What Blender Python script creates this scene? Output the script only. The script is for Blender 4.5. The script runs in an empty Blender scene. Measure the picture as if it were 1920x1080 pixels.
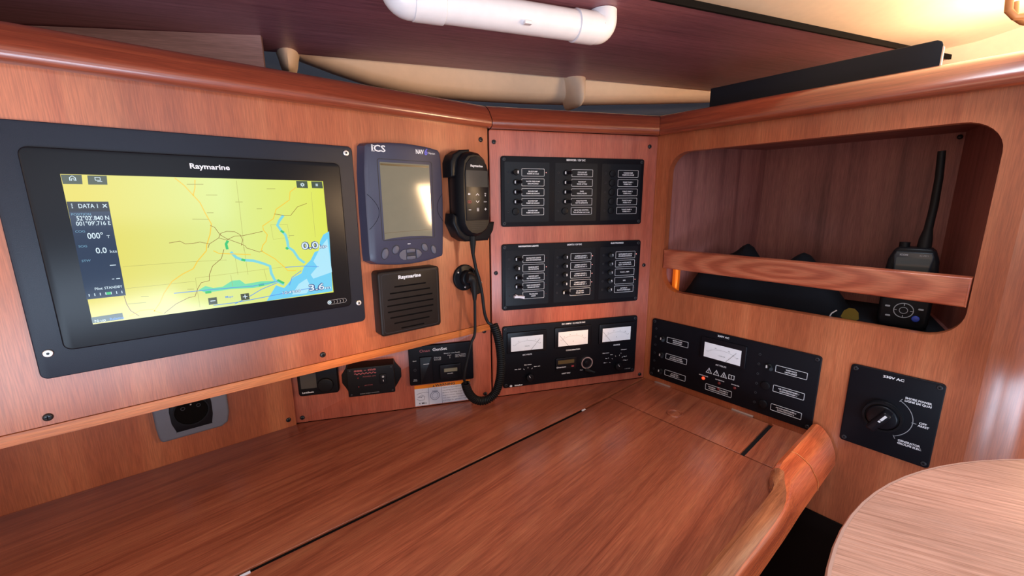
import bpy, math, random
from mathutils import Matrix, Vector, geometry
random.seed(7)
S = bpy.context.scene
COL = S.collection
R_ = math.radians

# ------------------------------------------------------------------ camera, world, light, exposure
CAMZ = 0.4021
cam = bpy.data.objects.new('camera', bpy.data.cameras.new('camera'))
COL.objects.link(cam)
right = Vector((0.770083, -0.637916, -0.005927))
down = Vector((-0.132732, -0.151130, -0.979562))
fwd = Vector((0.623983, 0.755131, -0.201055))
cm = Matrix((right, -down, -fwd)).transposed().to_4x4()
cm.translation = Vector((0, 0, CAMZ))
cam.matrix_world = cm
cam.data.sensor_width = 36.0
cam.data.lens = 14.48
cam.data.clip_start = 0.01
S.camera = cam
S.view_settings.view_transform = 'Standard'
S.view_settings.look = 'None'
S.view_settings.gamma = 1.0
S.view_settings.use_curve_mapping = False
S.view_settings.exposure = 0.0

W = bpy.data.worlds.new('cabin_daylight')
S.world = W
W.use_nodes = True
W.node_tree.nodes['Background'].inputs[0].default_value = (0.76, 0.85, 1.0, 1)
W.node_tree.nodes['Background'].inputs[1].default_value = 0.42

def area(name, loc, target, sx, sy, power, color, spread=180):
    l = bpy.data.lights.new(name, 'AREA'); l.shape = 'RECTANGLE'
    l.size = sx; l.size_y = sy; l.energy = power; l.color = color
    l.spread = R_(spread)
    o = bpy.data.objects.new(name, l); COL.objects.link(o)
    o.location = loc
    o.rotation_euler = (Vector(target) - Vector(loc)).to_track_quat('-Z', 'Y').to_euler()
    return o
def spot(name, loc, target, power, color, angle, blend=1.0, size=0.02):
    l = bpy.data.lights.new(name, 'SPOT'); l.energy = power; l.color = color
    l.spot_size = R_(angle); l.spot_blend = blend; l.shadow_soft_size = size
    o = bpy.data.objects.new(name, l); COL.objects.link(o)
    o.location = loc
    o.rotation_euler = (Vector(target) - Vector(loc)).to_track_quat('-Z', 'Y').to_euler()
    return o
# daylight: the open hatch above, the companionway behind the photographer, and the sunlit sole low to starboard
area('hatch_daylight', (0.42, -0.14, 1.40), (0.50, 0.0, 0.0), 0.5, 0.32, 11.5, (0.84, 0.91, 1.0))
area('companionway_daylight', (-0.35, -1.75, 0.75), (0.35, 0.6, 0.25), 1.5, 0.9, 10, (0.80, 0.88, 1.0))
area('sole_daylight', (-0.40, -1.18, -0.34), (0.78, 0.05, 0.22), 1.6, 0.6, 37, (0.62, 0.79, 1.0))
area('joinery_bounce', (-0.9, -0.15, 0.45), (0.6, 0.4, 0.25), 0.9, 0.5, 3, (1.0, 0.66, 0.42))
# the headliner lamp, plus added warm spots and a fill
spot('warm_spot_left', (-0.15, -0.35, 0.62), (0.195, 0.65, 0.205), 28, (1.0, 0.46, 0.06), 12)  # added spot for the warm patch low on the left wall
spot('warm_spot_right', (0.1, -0.45, 0.60), (0.655, 0.572, 0.172), 38, (1.0, 0.46, 0.06), 10)  # added spot for the warm patch low on the back wall
area('headliner_lamp', (1.18, -0.12, 0.66), (1.05, 0.0, 0.9), 0.22, 0.12, 5, (1.0, 0.72, 0.44))
area('headliner_fill', (0.95, -0.42, 0.40), (0.88, 0.12, 0.85), 0.12, 0.22, 8, (1.0, 0.64, 0.34))  # unseen fill, added to brighten the cream headliner

# ------------------------------------------------------------------ materials
MATS = {}
def bsdf(name):
    m = bpy.data.materials.new(name); m.use_nodes = True
    nt = m.node_tree
    return m, nt, nt.nodes['Principled BSDF']
def srgb(r, g, b):
    f = lambda c: (c/255/12.92) if c/255 <= 0.04045 else ((c/255+0.055)/1.055)**2.4
    return (f(r), f(g), f(b), 1)
def plain(name, col, rough=0.5, metal=0.0, emit=0.0, var=0.06, bump=0.0, bscale=900, coat=0.0, spec=0.5):
    if name in MATS: return MATS[name]
    m, nt, b = bsdf(name)
    N, L = nt.nodes, nt.links
    tc = N.new('ShaderNodeTexCoord'); nz = N.new('ShaderNodeTexNoise')
    nz.inputs['Scale'].default_value = 60; nz.inputs['Detail'].default_value = 3
    L.new(tc.outputs['Object'], nz.inputs['Vector'])
    mx = N.new('ShaderNodeMix'); mx.data_type = 'RGBA'
    mx.inputs[6].default_value = tuple(c*(1-var) for c in col[:3]) + (1,)
    mx.inputs[7].default_value = tuple(min(1, c*(1+var)) for c in col[:3]) + (1,)
    L.new(nz.outputs['Fac'], mx.inputs[0]); L.new(mx.outputs[2], b.inputs['Base Color'])
    b.inputs['Roughness'].default_value = rough; b.inputs['Metallic'].default_value = metal
    b.inputs['Coat Weight'].default_value = coat; b.inputs['Specular IOR Level'].default_value = spec
    if emit > 0:
        L.new(mx.outputs[2], b.inputs['Emission Color']); b.inputs['Emission Strength'].default_value = emit
    if bump > 0:
        n2 = N.new('ShaderNodeTexNoise'); n2.inputs['Scale'].default_value = bscale
        L.new(tc.outputs['Object'], n2.inputs['Vector'])
        bp = N.new('ShaderNodeBump'); bp.inputs['Strength'].default_value = bump
        bp.inputs['Distance'].default_value = 0.0004
        L.new(n2.outputs['Fac'], bp.inputs['Height']); L.new(bp.outputs[0], b.inputs['Normal'])
    MATS[name] = m
    return m
def wood(name, c0, c1, c2, axis='Y', rot=0.0, across=26.0, along=1.6, rough=0.34, coat=0.25, distort=0.6, figure=0.0, rotaxis=2):
    m, nt, b = bsdf(name)
    N, L = nt.nodes, nt.links
    tc = N.new('ShaderNodeTexCoord')
    mp0 = N.new('ShaderNodeMapping')
    r = [0, 0, 0]; r[rotaxis] = rot
    mp0.inputs['Rotation'].default_value = r
    L.new(tc.outputs['Object'], mp0.inputs['Vector'])
    def mapped(ac, al):
        mp = N.new('ShaderNodeMapping')
        s = [ac, ac, ac]; s['XYZ'.index(axis)] = al
        mp.inputs['Scale'].default_value = s
        L.new(mp0.outputs[0], mp.inputs['Vector']); return mp
    a = N.new('ShaderNodeTexNoise'); a.inputs['Scale'].default_value = 1.0
    a.inputs['Detail'].default_value = 5; a.inputs['Roughness'].default_value = 0.62; a.inputs['Distortion'].default_value = distort
    L.new(mapped(across, along).outputs[0], a.inputs['Vector'])
    ramp = N.new('ShaderNodeValToRGB'); e = ramp.color_ramp.elements
    e[0].position = 0.30; e[0].color = c0; e[1].position = 0.72; e[1].color = c2
    k = ramp.color_ramp.elements.new(0.5); k.color = c1
    src = a.outputs['Fac']
    if figure > 0:
        wv = N.new('ShaderNodeTexWave'); wv.wave_type = 'RINGS'; wv.rings_direction = 'Z'
        wv.inputs['Scale'].default_value = 9; wv.inputs['Distortion'].default_value = 3.0
        wv.inputs['Detail'].default_value = 2; wv.inputs['Detail Scale'].default_value = 1.2
        L.new(mapped(3.2, 0.62).outputs[0], wv.inputs['Vector'])
        mf = N.new('ShaderNodeMix'); mf.inputs[0].default_value = figure
        L.new(a.outputs['Fac'], mf.inputs[2]); L.new(wv.outputs['Fac'], mf.inputs[3]); src = mf.outputs[0]
    L.new(src, ramp.inputs[0])
    p = N.new('ShaderNodeTexNoise'); p.inputs['Scale'].default_value = 1.0; p.inputs['Detail'].default_value = 3
    L.new(mapped(850, 34).outputs[0], p.inputs['Vector'])
    pr = N.new('ShaderNodeMapRange'); pr.inputs[1].default_value = 0.38; pr.inputs[2].default_value = 0.62
    pr.inputs[3].default_value = 0.83; pr.inputs[4].default_value = 1.10
    L.new(p.outputs['Fac'], pr.inputs[0])
    big = N.new('ShaderNodeTexNoise'); big.inputs['Scale'].default_value = 1.0; big.inputs['Detail'].default_value = 2
    L.new(mapped(8, 0.9).outputs[0], big.inputs['Vector'])
    br = N.new('ShaderNodeMapRange'); br.inputs[1].default_value = 0.3; br.inputs[2].default_value = 0.7
    br.inputs[3].default_value = 0.78; br.inputs[4].default_value = 1.20
    L.new(big.outputs['Fac'], br.inputs[0])
    mu = N.new('ShaderNodeMath'); mu.operation = 'MULTIPLY'
    L.new(pr.outputs[0], mu.inputs[0]); L.new(br.outputs[0], mu.inputs[1])
    vm = N.new('ShaderNodeVectorMath'); vm.operation = 'SCALE'
    L.new(ramp.outputs[0], vm.inputs[0]); L.new(mu.outputs[0], vm.inputs['Scale'])
    L.new(vm.outputs[0], b.inputs['Base Color'])
    b.inputs['Roughness'].default_value = rough
    b.inputs['Coat Weight'].default_value = coat; b.inputs['Coat Roughness'].default_value = 0.22
    bp = N.new('ShaderNodeBump'); bp.inputs['Strength'].default_value = 0.12; bp.inputs['Distance'].default_value = 0.0005
    L.new(p.outputs['Fac'], bp.inputs['Height']); L.new(bp.outputs[0], b.inputs['Normal'])
    MATS[name] = m
    return m
T0, T1, T2 = srgb(152, 76, 46), srgb(174, 93, 58), srgb(194, 116, 76)
wall_wood = wood('teak_upright', T0, T1, T2, 'Y', across=15, along=0.55, distort=0.5)
panel_wood = wood('teak_panel', srgb(166, 84, 66), srgb(184, 97, 76), srgb(196, 112, 88), 'Y', across=40, along=0.6)
rail_wood = wood('teak_rail', srgb(120, 52, 34), srgb(150, 70, 46), srgb(176, 92, 58), 'X', across=60, along=2.2, rough=0.28, coat=1.0)
desk_wood = wood('teak_desk', srgb(130, 64, 44), srgb(158, 84, 58), srgb(176, 102, 70), 'X', rot=R_(-6), across=60, along=3.0, rough=0.3, coat=0.35, distort=1.2)
edge_wood = wood('teak_edge', srgb(176, 92, 44), srgb(208, 118, 60), srgb(226, 142, 80), 'X', across=60, along=2.0)
fiddle_wood = wood('teak_fiddle', srgb(176, 90, 64), srgb(194, 106, 76), srgb(204, 120, 88), 'X', across=60, along=3, figure=0.5, distort=0.4)
chart_fiddle_wood = wood('teak_chart_fiddle', srgb(176, 78, 46), srgb(208, 100, 58), srgb(222, 120, 72), 'X', across=50, along=3, rough=0.26, coat=0.5)
scoop_wood = wood('teak_scoop', srgb(138, 80, 52), srgb(170, 102, 66), srgb(190, 124, 84), 'X', across=110, along=4, rough=0.25, coat=0.5)
table_wood = wood('table_teak', srgb(160, 112, 94), srgb(196, 148, 130), srgb(206, 160, 144), 'X', rot=R_(-113.6), across=330, along=9, rough=0.42, coat=0.15, distort=0.3)
board_wood = wood('grey_teak', srgb(124, 92, 90), srgb(150, 114, 112), srgb(164, 130, 124), 'X', across=34)
ceil_wood = wood('dark_panel_wood', srgb(122, 74, 84), srgb(144, 90, 100), srgb(156, 102, 110), 'X', across=180, along=5, rough=0.42, coat=0.05)
locker_wood = wood('locker_teak', srgb(116, 68, 64), srgb(148, 92, 86), srgb(162, 106, 96), 'Y', across=40, along=1.5, rough=0.5, coat=0.0)
black_plate = plain('black_plate', (0.012, 0.015, 0.028, 1), 0.40, bump=0.25, bscale=1500, spec=0.32)
black_panel = plain('black_engraved', (0.006, 0.006, 0.009, 1), 0.42, bump=0.1, spec=0.13)
post_wood = wood('teak_post', T0, T1, T2, 'Y', across=15, along=0.55, distort=0.5, rough=0.36, coat=1.0)
black_gloss = plain('black_gloss', (0.006, 0.006, 0.009, 1), 0.30, spec=0.22)
black_plastic = plain('black_plastic', (0.008, 0.008, 0.010, 1), 0.36, spec=0.16)
band_wood = plain('pale_edge_band', srgb(200, 160, 146), 0.35, coat=0.4)
footwell = plain('footwell_shade', (0.010, 0.006, 0.005, 1), 0.95, spec=0.05)  # shade under the chart table, put into a near-black colour
black_rubber = plain('black_rubber', (0.009, 0.009, 0.010, 1), 0.5, spec=0.22)
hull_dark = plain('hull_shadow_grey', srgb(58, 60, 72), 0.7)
dark_mark = plain('dark_relief', (0.035, 0.035, 0.042, 1), 0.45, spec=0.22)
speaker_mat = plain('speaker_black', (0.016, 0.011, 0.010, 1), 0.42, bump=0.2, spec=0.22)
void_black = plain('shadow_black', (0.004, 0.003, 0.003, 1), 0.9, spec=0.1)
navy = plain('slate_plastic', srgb(62, 62, 82), 0.38, bump=0.12)
navy_btn = plain('slate_button', srgb(84, 86, 104), 0.45)
steel = plain('steel', (0.80, 0.78, 0.78, 1), 0.34, 1.0)
screw_black = plain('screw_black', (0.03, 0.03, 0.035, 1), 0.3, 0.4)
white_print = plain('white_print', (0.80, 0.80, 0.84, 1), 0.5)
grey_print = plain('grey_print', (0.34, 0.35, 0.38, 1), 0.5)
red_print = plain('red_print', (0.42, 0.05, 0.06, 1), 0.5)
maroon_print = plain('maroon_print', (0.26, 0.06, 0.07, 1), 0.5)
blue_print = plain('blue_print', (0.12, 0.12, 0.62, 1), 0.5)
meter_white = plain('meter_face', srgb(246, 246, 252), 0.4)
ink = plain('ink', (0.03, 0.03, 0.04, 1), 0.5)
red_led = plain('red_lit_lamp', (1.0, 0.06, 0.02, 1), 0.3, emit=1.6)
red_dim = plain('red_unlit_lamp', (0.16, 0.015, 0.015, 1), 0.2)
pin_led = plain('pin_lit_lamp', (1.0, 0.35, 0.32, 1), 0.3, emit=1.6)
white_plastic = plain('white_plastic', srgb(236, 236, 242), 0.25, coat=0.3)
cream = plain('cream_liner', srgb(238, 206, 178), 0.5, bump=0.05)
cream_ceiling = plain('cream_ceiling', srgb(246, 228, 200), 0.5, bump=0.05)
lcd = plain('lcd_grey_green', srgb(124, 120, 102), 0.08)
lcd_dark = plain('lcd_dark', srgb(66, 66, 64), 0.12)
lcd_olive = plain('lcd_olive', srgb(96, 80, 50), 0.2)
socket_grey = plain('socket_grey', srgb(112, 116, 130), 0.42, bump=0.3)
sticker_white = plain('sticker_white', srgb(214, 216, 230), 0.45)
sticker_orange = plain('sticker_orange', srgb(236, 134, 26), 0.45)
sticker_ink = plain('sticker_ink', srgb(96, 100, 124), 0.5)
tape_white = plain('tape_white', srgb(226, 224, 236), 0.6)
fabric_black = plain('black_fabric', (0.006, 0.007, 0.011, 1), 0.9, bump=0.6, spec=0.22)
strip_cream = plain('strip_cream', srgb(196, 176, 164), 0.3, 0.5)
yellow_plastic = plain('yellow_plastic', srgb(160, 136, 40), 0.5)
blue_plastic = plain('blue_plastic', srgb(40, 66, 170), 0.4)
orange_glow = plain('lit_orange', srgb(255, 120, 30), 0.22, 0.7, emit=0.35)  # warm reflected light put into the colour, with a little glow
black_board = plain('black_board', (0.012, 0.014, 0.020, 1), 0.5, spec=0.22)
radio_body = plain('radio_body', (0.020, 0.026, 0.034, 1), 0.3)
def glow(name, col, e=1.0):
    m, nt, b = bsdf(name)
    b.inputs['Base Color'].default_value = (0.01, 0.01, 0.01, 1); b.inputs['Roughness'].default_value = 0.12
    b.inputs['Emission Color'].default_value = col; b.inputs['Emission Strength'].default_value = e
    return m
g_land = glow('screen_land', srgb(228, 240, 112), 0.93)
# the chart's land colour varies a little over the display
def _land():
    nt = g_land.node_tree; N, L = nt.nodes, nt.links
    tc = N.new('ShaderNodeTexCoord'); sp = N.new('ShaderNodeSeparateXYZ'); L.new(tc.outputs['Object'], sp.inputs[0])
    mr = N.new('ShaderNodeMapRange'); mr.inputs[1].default_value = -0.12; mr.inputs[2].default_value = 0.13
    L.new(sp.outputs[0], mr.inputs[0])
    rp = N.new('ShaderNodeValToRGB'); e = rp.color_ramp.elements
    e[0].position = 0.0; e[0].color = srgb(240, 226, 100); e[1].position = 1.0; e[1].color = srgb(232, 240, 88)
    k = e.new(0.5); k.color = srgb(230, 245, 150)
    L.new(mr.outputs[0], rp.inputs[0]); L.new(rp.outputs[0], nt.nodes['Principled BSDF'].inputs['Emission Color'])
_land()
g_sea = glow('screen_sea', srgb(112, 208, 244)); g_sea2 = glow('screen_shoal', srgb(176, 232, 250))
g_teal = glow('screen_estuary', srgb(120, 224, 176)); g_green = glow('screen_green', srgb(64, 200, 120))
g_riv = glow('screen_river', srgb(130, 216, 226)); g_blue = glow('screen_blue_line', srgb(92, 150, 232))
g_org = glow('screen_orange_road', srgb(248, 206, 64)); g_brn = glow('screen_brown_road', srgb(140, 92, 44))
g_gry = glow('screen_grid', srgb(176, 172, 92)); g_box = glow('screen_button', srgb(72, 84, 66))
g_pan = glow('screen_data_panel', srgb(38, 56, 84)); g_white = glow('screen_white', srgb(220, 240, 250))
g_lbl = glow('screen_label', srgb(120, 170, 200)); g_navy = glow('screen_navy', srgb(40, 60, 130)); g_hdr = glow('screen_header', srgb(20, 28, 44))

# ------------------------------------------------------------------ mesh builder
class MB:
    def __init__(s): s.v = []; s.f = []; s.m = []; s.mats = []; s.cur = 0
    def mat(s, m):
        if m not in s.mats: s.mats.append(m)
        s.cur = s.mats.index(m); return s
    def add(s, verts, faces):
        o = len(s.v); s.v += [tuple(p) for p in verts]
        for f in faces: s.f.append([i+o for i in f]); s.m.append(s.cur)
        return s
    def loft(s, loops, cap0=True, cap1=True, close=True):
        n = len(loops[0]); o = len(s.v)
        for l in loops: s.v += [tuple(p) for p in l]
        for k in range(len(loops)-1):
            for i in range(n if close else n-1):
                j = (i+1) % n
                s.f.append([o+k*n+i, o+k*n+j, o+(k+1)*n+j, o+(k+1)*n+i]); s.m.append(s.cur)
        if cap0: s.f.append([o+i for i in range(n)][::-1]); s.m.append(s.cur)
        if cap1: s.f.append([o+(len(loops)-1)*n+i for i in range(n)]); s.m.append(s.cur)
        return s
    def slab(s, pts, z0, z1, bev=0.0, taper=0.0):
        """outline pts (ccw, x/y) extruded from z0 to z1 with a rounded front edge"""
        L = [[(x, y, z0) for x, y in pts]]
        if bev <= 0:
            L.append([(x, y, z1) for x, y in inset(pts, taper)])
        else:
            for a in (0, 30, 60, 90):
                q = inset(pts, taper*0.0 + bev*(1-math.cos(R_(a))) + taper)
                L.append([(x, y, z1-bev+bev*math.sin(R_(a))) for x, y in q])
        return s.loft(L)
    def box(s, x0, x1, y0, y1, z0, z1, bev=0.0):
        return s.slab([(x0, y0), (x1, y0), (x1, y1), (x0, y1)], z0, z1, bev)
    def rbox(s, x0, x1, y0, y1, z0, z1, r=0.004, bev=0.0, seg=5):
        return s.slab(rrect(x0, x1, y0, y1, r, seg), z0, z1, bev)
    def cyl(s, x, y, z0, z1, r, n=16, bev=0.0, r1=None):
        p = [(x+r*math.cos(2*math.pi*i/n), y+r*math.sin(2*math.pi*i/n)) for i in range(n)]
        if r1 is None: return s.slab(p, z0, z1, bev)
        q = [(x+r1*math.cos(2*math.pi*i/n), y+r1*math.sin(2*math.pi*i/n)) for i in range(n)]
        return s.loft([[(a, b, z0) for a, b in p], [(a, b, z1) for a, b in q]])
    def ring(s, x, y, z0, z1, ro, ri, n=24):
        c = lambda r, z: [(x+r*math.cos(2*math.pi*i/n), y+r*math.sin(2*math.pi*i/n), z) for i in range(n)]
        return s.loft([c(ro, z0), c(ro, z1), c(ri, z1), c(ri, z0)], False, False)
    def outline(s, pts, w, z, h=0.0003):
        q = inset(pts, w); n = len(pts)
        return s.loft([[(x, y, z-h) for x, y in pts], [(x, y, z) for x, y in pts], [(x, y, z) for x, y in q], [(x, y, z-h) for x, y in q]], False, False)
    def ribbon(s, pts, w, z, h=0.0):
        """flat line of width w through pts (x, y)"""
        V = []
        for i, p in enumerate(pts):
            a = Vector(pts[max(i-1, 0)]); b = Vector(pts[min(i+1, len(pts)-1)])
            t = (b-a); t = t.normalized() if t.length > 1e-9 else Vector((1, 0)); nrm = Vector((-t.y, t.x))*w/2
            V.append((p[0]+nrm.x, p[1]+nrm.y, z)); V.append((p[0]-nrm.x, p[1]-nrm.y, z))
        F = [[2*i, 2*i+1, 2*i+3, 2*i+2] for i in range(len(pts)-1)]
        return s.add(V, F)
    def flat(s, pts, z):
        tri = geometry.tessellate_polygon([[Vector((x, y, 0)) for x, y in pts]])
        return s.add([(x, y, z) for x, y in pts], [list(t) for t in tri])
    def tube(s, path, r, n=8, caps=True):
        path = [Vector(p) for p in path]; rr = r if isinstance(r, (list, tuple)) else [r]*len(path)
        up = None; loops = []
        for i, p in enumerate(path):
            t = (path[min(i+1, len(path)-1)]-path[max(i-1, 0)]).normalized()
            if up is None:
                up = Vector((0, 0, 1)) if abs(t.z) < 0.9 else Vector((1, 0, 0))
            x = t.cross(up).normalized(); up = x.cross(t).normalized()
            loops.append([p+rr[i]*(math.cos(2*math.pi*k/n)*x+math.sin(2*math.pi*k/n)*up) for k in range(n)])
        return s.loft(loops, caps, caps)
    def ball(s, c, rx, ry, rz, n=12, m=7, half=False):
        L = []
        for j in range(m+1):
            a = (0 if half else -math.pi/2)+(math.pi/2 if half else math.pi)*j/m
            cr = max(math.cos(a), 1e-3)
            L.append([(c[0]+rx*cr*math.cos(2*math.pi*i/n), c[1]+ry*cr*math.sin(2*math.pi*i/n), c[2]+rz*math.sin(a)) for i in range(n)])
        return s.loft(L)
    def text(s, t, x, y, h, w=None, z=0.0, align='C', bold=0.0, shear=0.0, res=3):
        """text of cap height h; x, y is the baseline point; w forces the width"""
        cu = bpy.data.curves.new('lettering_curve', 'FONT'); cu.body = t; cu.size = 1.0
        cu.resolution_u = res; cu.offset = bold; cu.shear = shear
        o = bpy.data.objects.new('lettering_curve', cu)
        me = bpy.data.meshes.new_from_object(o)
        xs = [v.co.x for v in me.vertices]
        if xs:
            x0, x1 = min(xs), max(xs); sc = h/0.70; sx = sc if w is None else w/max(x1-x0, 1e-6)
            wd = (x1-x0)*sx; ox = {'C': x-wd/2, 'L': x, 'R': x-wd}[align]
            s.add([(ox+(v.co.x-x0)*sx, y+v.co.y*sc, z) for v in me.vertices], [list(p.vertices) for p in me.polygons])
        bpy.data.meshes.remove(me); bpy.data.objects.remove(o); bpy.data.curves.remove(cu)
        return s
    def build(s, name, origin=(0, 0, 0), smooth=35):
        me = bpy.data.meshes.new(name); ox, oy, oz = origin
        me.from_pydata([(a-ox, b-oy, c-oz) for a, b, c in s.v], [], s.f)
        for m in s.mats: me.materials.append(m)
        me.polygons.foreach_set('material_index', s.m)
        me.update()
        me.polygons.foreach_set('use_smooth', [True]*len(me.polygons))
        me.set_sharp_from_angle(angle=R_(smooth))
        o = bpy.data.objects.new(name, me); COL.objects.link(o)
        return o
ORG = {}
def M(m): return MB().mat(m)
def rrect(x0, x1, y0, y1, r, seg=5):
    P = []
    for cx, cy, a0 in ((x1-r, y0+r, -90), (x1-r, y1-r, 0), (x0+r, y1-r, 90), (x0+r, y0+r, 180)):
        for k in range(seg+1):
            a = R_(a0+90*k/seg); P.append((cx+r*math.cos(a), cy+r*math.sin(a)))
    return P
def inset(pts, d):
    if d == 0: return list(pts)
    n = len(pts); out = []
    for i in range(n):
        a, b, c = Vector(pts[i-1]), Vector(pts[i]), Vector(pts[(i+1) % n])
        t1 = (b-a); t2 = (c-b)
        t1 = t1.normalized() if t1.length > 1e-9 else t2.normalized()
        t2 = t2.normalized() if t2.length > 1e-9 else t1
        n1 = Vector((-t1.y, t1.x)); n2 = Vector((-t2.y, t2.x)); bi = (n1+n2)
        bi = bi.normalized() if bi.length > 1e-6 else n1
        k = d/max(bi.dot(n1), 0.4); out.append((b.x+bi.x*k, b.y+bi.y*k))
    return out

# ------------------------------------------------------------------ frames of the joinery
YA, YLOW, DB, XC = 0.650, 0.799, 0.7895, 0.8148
BA = -0.41923
dB = Vector((math.cos(BA), math.sin(BA), 0)); nB = Vector((-math.sin(BA), math.cos(BA), 0))
def frame(origin, x):
    x = Vector(x); y = Vector((0, 0, 1)); z = x.cross(y)
    m = Matrix((x, y, z)).transposed().to_4x4(); m.translation = Vector(origin); return m
FA = frame((0, YA, 0), (1, 0, 0)); FL = frame((0, YLOW, 0), (1, 0, 0))
FB = frame(nB*DB, dB); FC = frame((XC, 0, 0), (0, -1, 0)); FW = Matrix.Identity(4)
DIST = {'A': YA, 'L': YLOW, 'B': DB, 'C': XC}
FR = {'A': FA, 'L': FL, 'B': FB, 'C': FC}
def off(fr, u, v, w):
    """size and place, as measured on the wall, of a face standing w proud of it"""
    k = 1-w/DIST[fr]; return u*k, CAMZ+(v-CAMZ)*k
def tag(o, label=None, cat=None, group=None, kind=None):
    if label: o['label'] = label
    if cat: o['category'] = cat
    if group: o['group'] = group
    if kind: o['kind'] = kind
    return o
def thing(name, label, cat, F=FW, o=(0, 0, 0), group=None):
    e = bpy.data.objects.new(name, None); COL.objects.link(e)
    e.empty_display_size = 0.02
    e.matrix_world = F @ Matrix.Translation(Vector(o)); ORG[e.name] = tuple(o)
    tag(e, label, cat, group); return e
def part(mb, name, parent, label=None):
    """one mesh of its own under a thing (an Empty or a mesh) or under one of its parts"""
    og = ORG[parent.name]; o = mb.build(name, og); ORG[o.name] = og; o.parent = parent
    if label: o['label'] = label
    if name in PRINTS: o['kind'] = 'stuff'
    return o
PRINTS = {'chart_grid', 'chart_buoyage', 'chart_main_road', 'chart_railway', 'chart_track', 'chart_place_marks', 'chart_shoal', 'chart_river', 'screen_lettering', 'lettering_outline', 'screen_caption', 'blue_lettering', 'lettering', 'heading', 'dial_marks', 'key_symbols', 'drawings_and_text', 'red_lettering', 'keypad', 'microphone_grille', 'grip_line', 'position_arc'}
def struct(mb, name, F=FW, label=None):
    o = mb.build(name); o.matrix_world = F; o['kind'] = 'structure'; ORG[o.name] = (0, 0, 0)
    if label: o['label'] = label
    return o
def copy_part(o, parent, dx, dy, dz=0.0):
    c = o.copy(); COL.objects.link(c); c.parent = parent
    c.location = (o.location[0]+dx, o.location[1]+dy, o.location[2]+dz)
    for ch in list(o.children):
        g = ch.copy(); COL.objects.link(g); g.parent = c
    ORG[c.name] = ORG[o.name]
    return c

# ================================================================== SETTING
def screw(parent, fr, u, v, r=0.0042, w=0.0, m=None, name='screw', slot=True, h=0.0026):
    mb = M(m or screw_black); mb.cyl(u, v, w-0.0005, w+h, r, 14, bev=h*0.8)
    if slot: mb.mat(void_black); mb.box(u-r*.5, u+r*.5, v-r*.1, v+r*.1, w+h-.0001, w+h+.00015); mb.box(u-r*.1, u+r*.1, v-r*.5, v+r*.5, w+h-.0001, w+h+.00012)
    return part(mb, name, parent)

# floor, far below the chart table
struct(M(locker_wood).box(-2.6, 2.2, -2.6, 1.6, -0.80, -0.75), 'floor')
# upper left bulkhead, standing proud of the lower one
UC = 0.5390   # where wall_back meets wall_right
S1 = 0.1752   # seam between wall_left and wall_back, along the back wall
seamX = S1*dB.x + DB*nB.x
wl = struct(M(wall_wood).box(-1.1, seamX-0.0016, 0.1645, 0.560, -0.018, 0.0), 'wall_left', FA)
mb = M(edge_wood).slab([(0, 0), (0.020, 0), (0.020, 0.013), (0, 0.013)], -1.1, seamX-0.0016, 0.0)
mb.v = [(z, 0.1508+y, x-0.0185) for x, y, z in mb.v]
part(mb, 'edge_strip', wl, 'lighter bevelled strip along the lower edge')
part(M(wall_wood).box(-1.1, seamX-0.001, 0.1500, 0.1560, -0.150, -0.018), 'underside', wl)
for u, v in ((.4642, .5173), (.1578, .1755), (-.1299, .1736)): screw(wl, 'A', u, v, 0.0044)
wr = struct(M(wall_wood).box(-1.1, 0.1363, -0.75, 0.152, -0.012, 0.0), 'wall_recess', FL)
screw(wr, 'L', 0.1242, 0.0142)
# back wall: backing board and its two screwed panels
wb = struct(M(void_black).box(-0.215, UC+0.010, -0.05, 0.56, -0.020, -0.006), 'wall_back', FB)
part(M(panel_wood).rbox(S1+0.0016, UC-0.0004, 0.0005, 0.5375, -0.006, 0.0, 0.004, 0.0012), 'panel', wb)
part(M(panel_wood).rbox(-0.2030, S1-0.0016, 0.0005, 0.1600, -0.006, 0.0, 0.001, 0.0010), 'panel', wb)
part(M(wall_wood).box(-0.215, UC+.01, -0.75, -0.05, -0.020, -0.001), 'lower_board', wb)
for u, v in ((.1861, .5153), (.5192, .5164), (.1867, .2663), (.5218, .2672), (.5276, .0095), (.1605, .1477), (.1601, .0109), (-.1906, .0103)):
    screw(wb, 'B', u, v, 0.0042)
# right wall with the locker opening and a rounded varnished corner
HO = (-0.4734, -0.0232, 0.2142, 0.5018)
CL = -0.5012
outer = [(CL-0.03, -0.75), (0.004, -0.75), (0.004, 0.565), (CL-0.03, 0.565)]
hole = rrect(HO[0], HO[1], HO[2], HO[3], 0.040, 8)
tri = geometry.tessellate_polygon([[Vector((x, y, 0)) for x, y in outer], [Vector((x, y, 0)) for x, y in hole]])
allp = outer+hole
mb = M(wall_wood).add([(x, y, 0) for x, y in allp], [list(t) for t in tri])
mb.add([(x, y, -0.018) for x, y in allp], [list(t)[::-1] for t in tri])
mb.loft([[(x, y, -0.018) for x, y in hole], [(x, y, 0) for x, y in hole]], False, False)
arc = [(0.004, 0.0)]+[(0.004+0.07*math.sin(R_(a)), -0.07+0.07*math.cos(R_(a))) for a in range(9, 91, 9)]+[(0.074, -0.9)]
arcb = [(0.004, -0.018)]+[(0.004+0.052*math.sin(R_(a)), -0.07+0.052*math.cos(R_(a))) for a in range(9, 91, 9)]+[(0.056, -0.9)]
loopc = arc+arcb[::-1]
wc = struct(mb, 'wall_right', FC)
part(M(post_wood).loft([[(x, -0.75, z) for x, z in loopc], [(x, 0.565, z) for x, z in loopc]]), 'corner_post', wc, 'rounded glossy corner catching the daylight')
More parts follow.
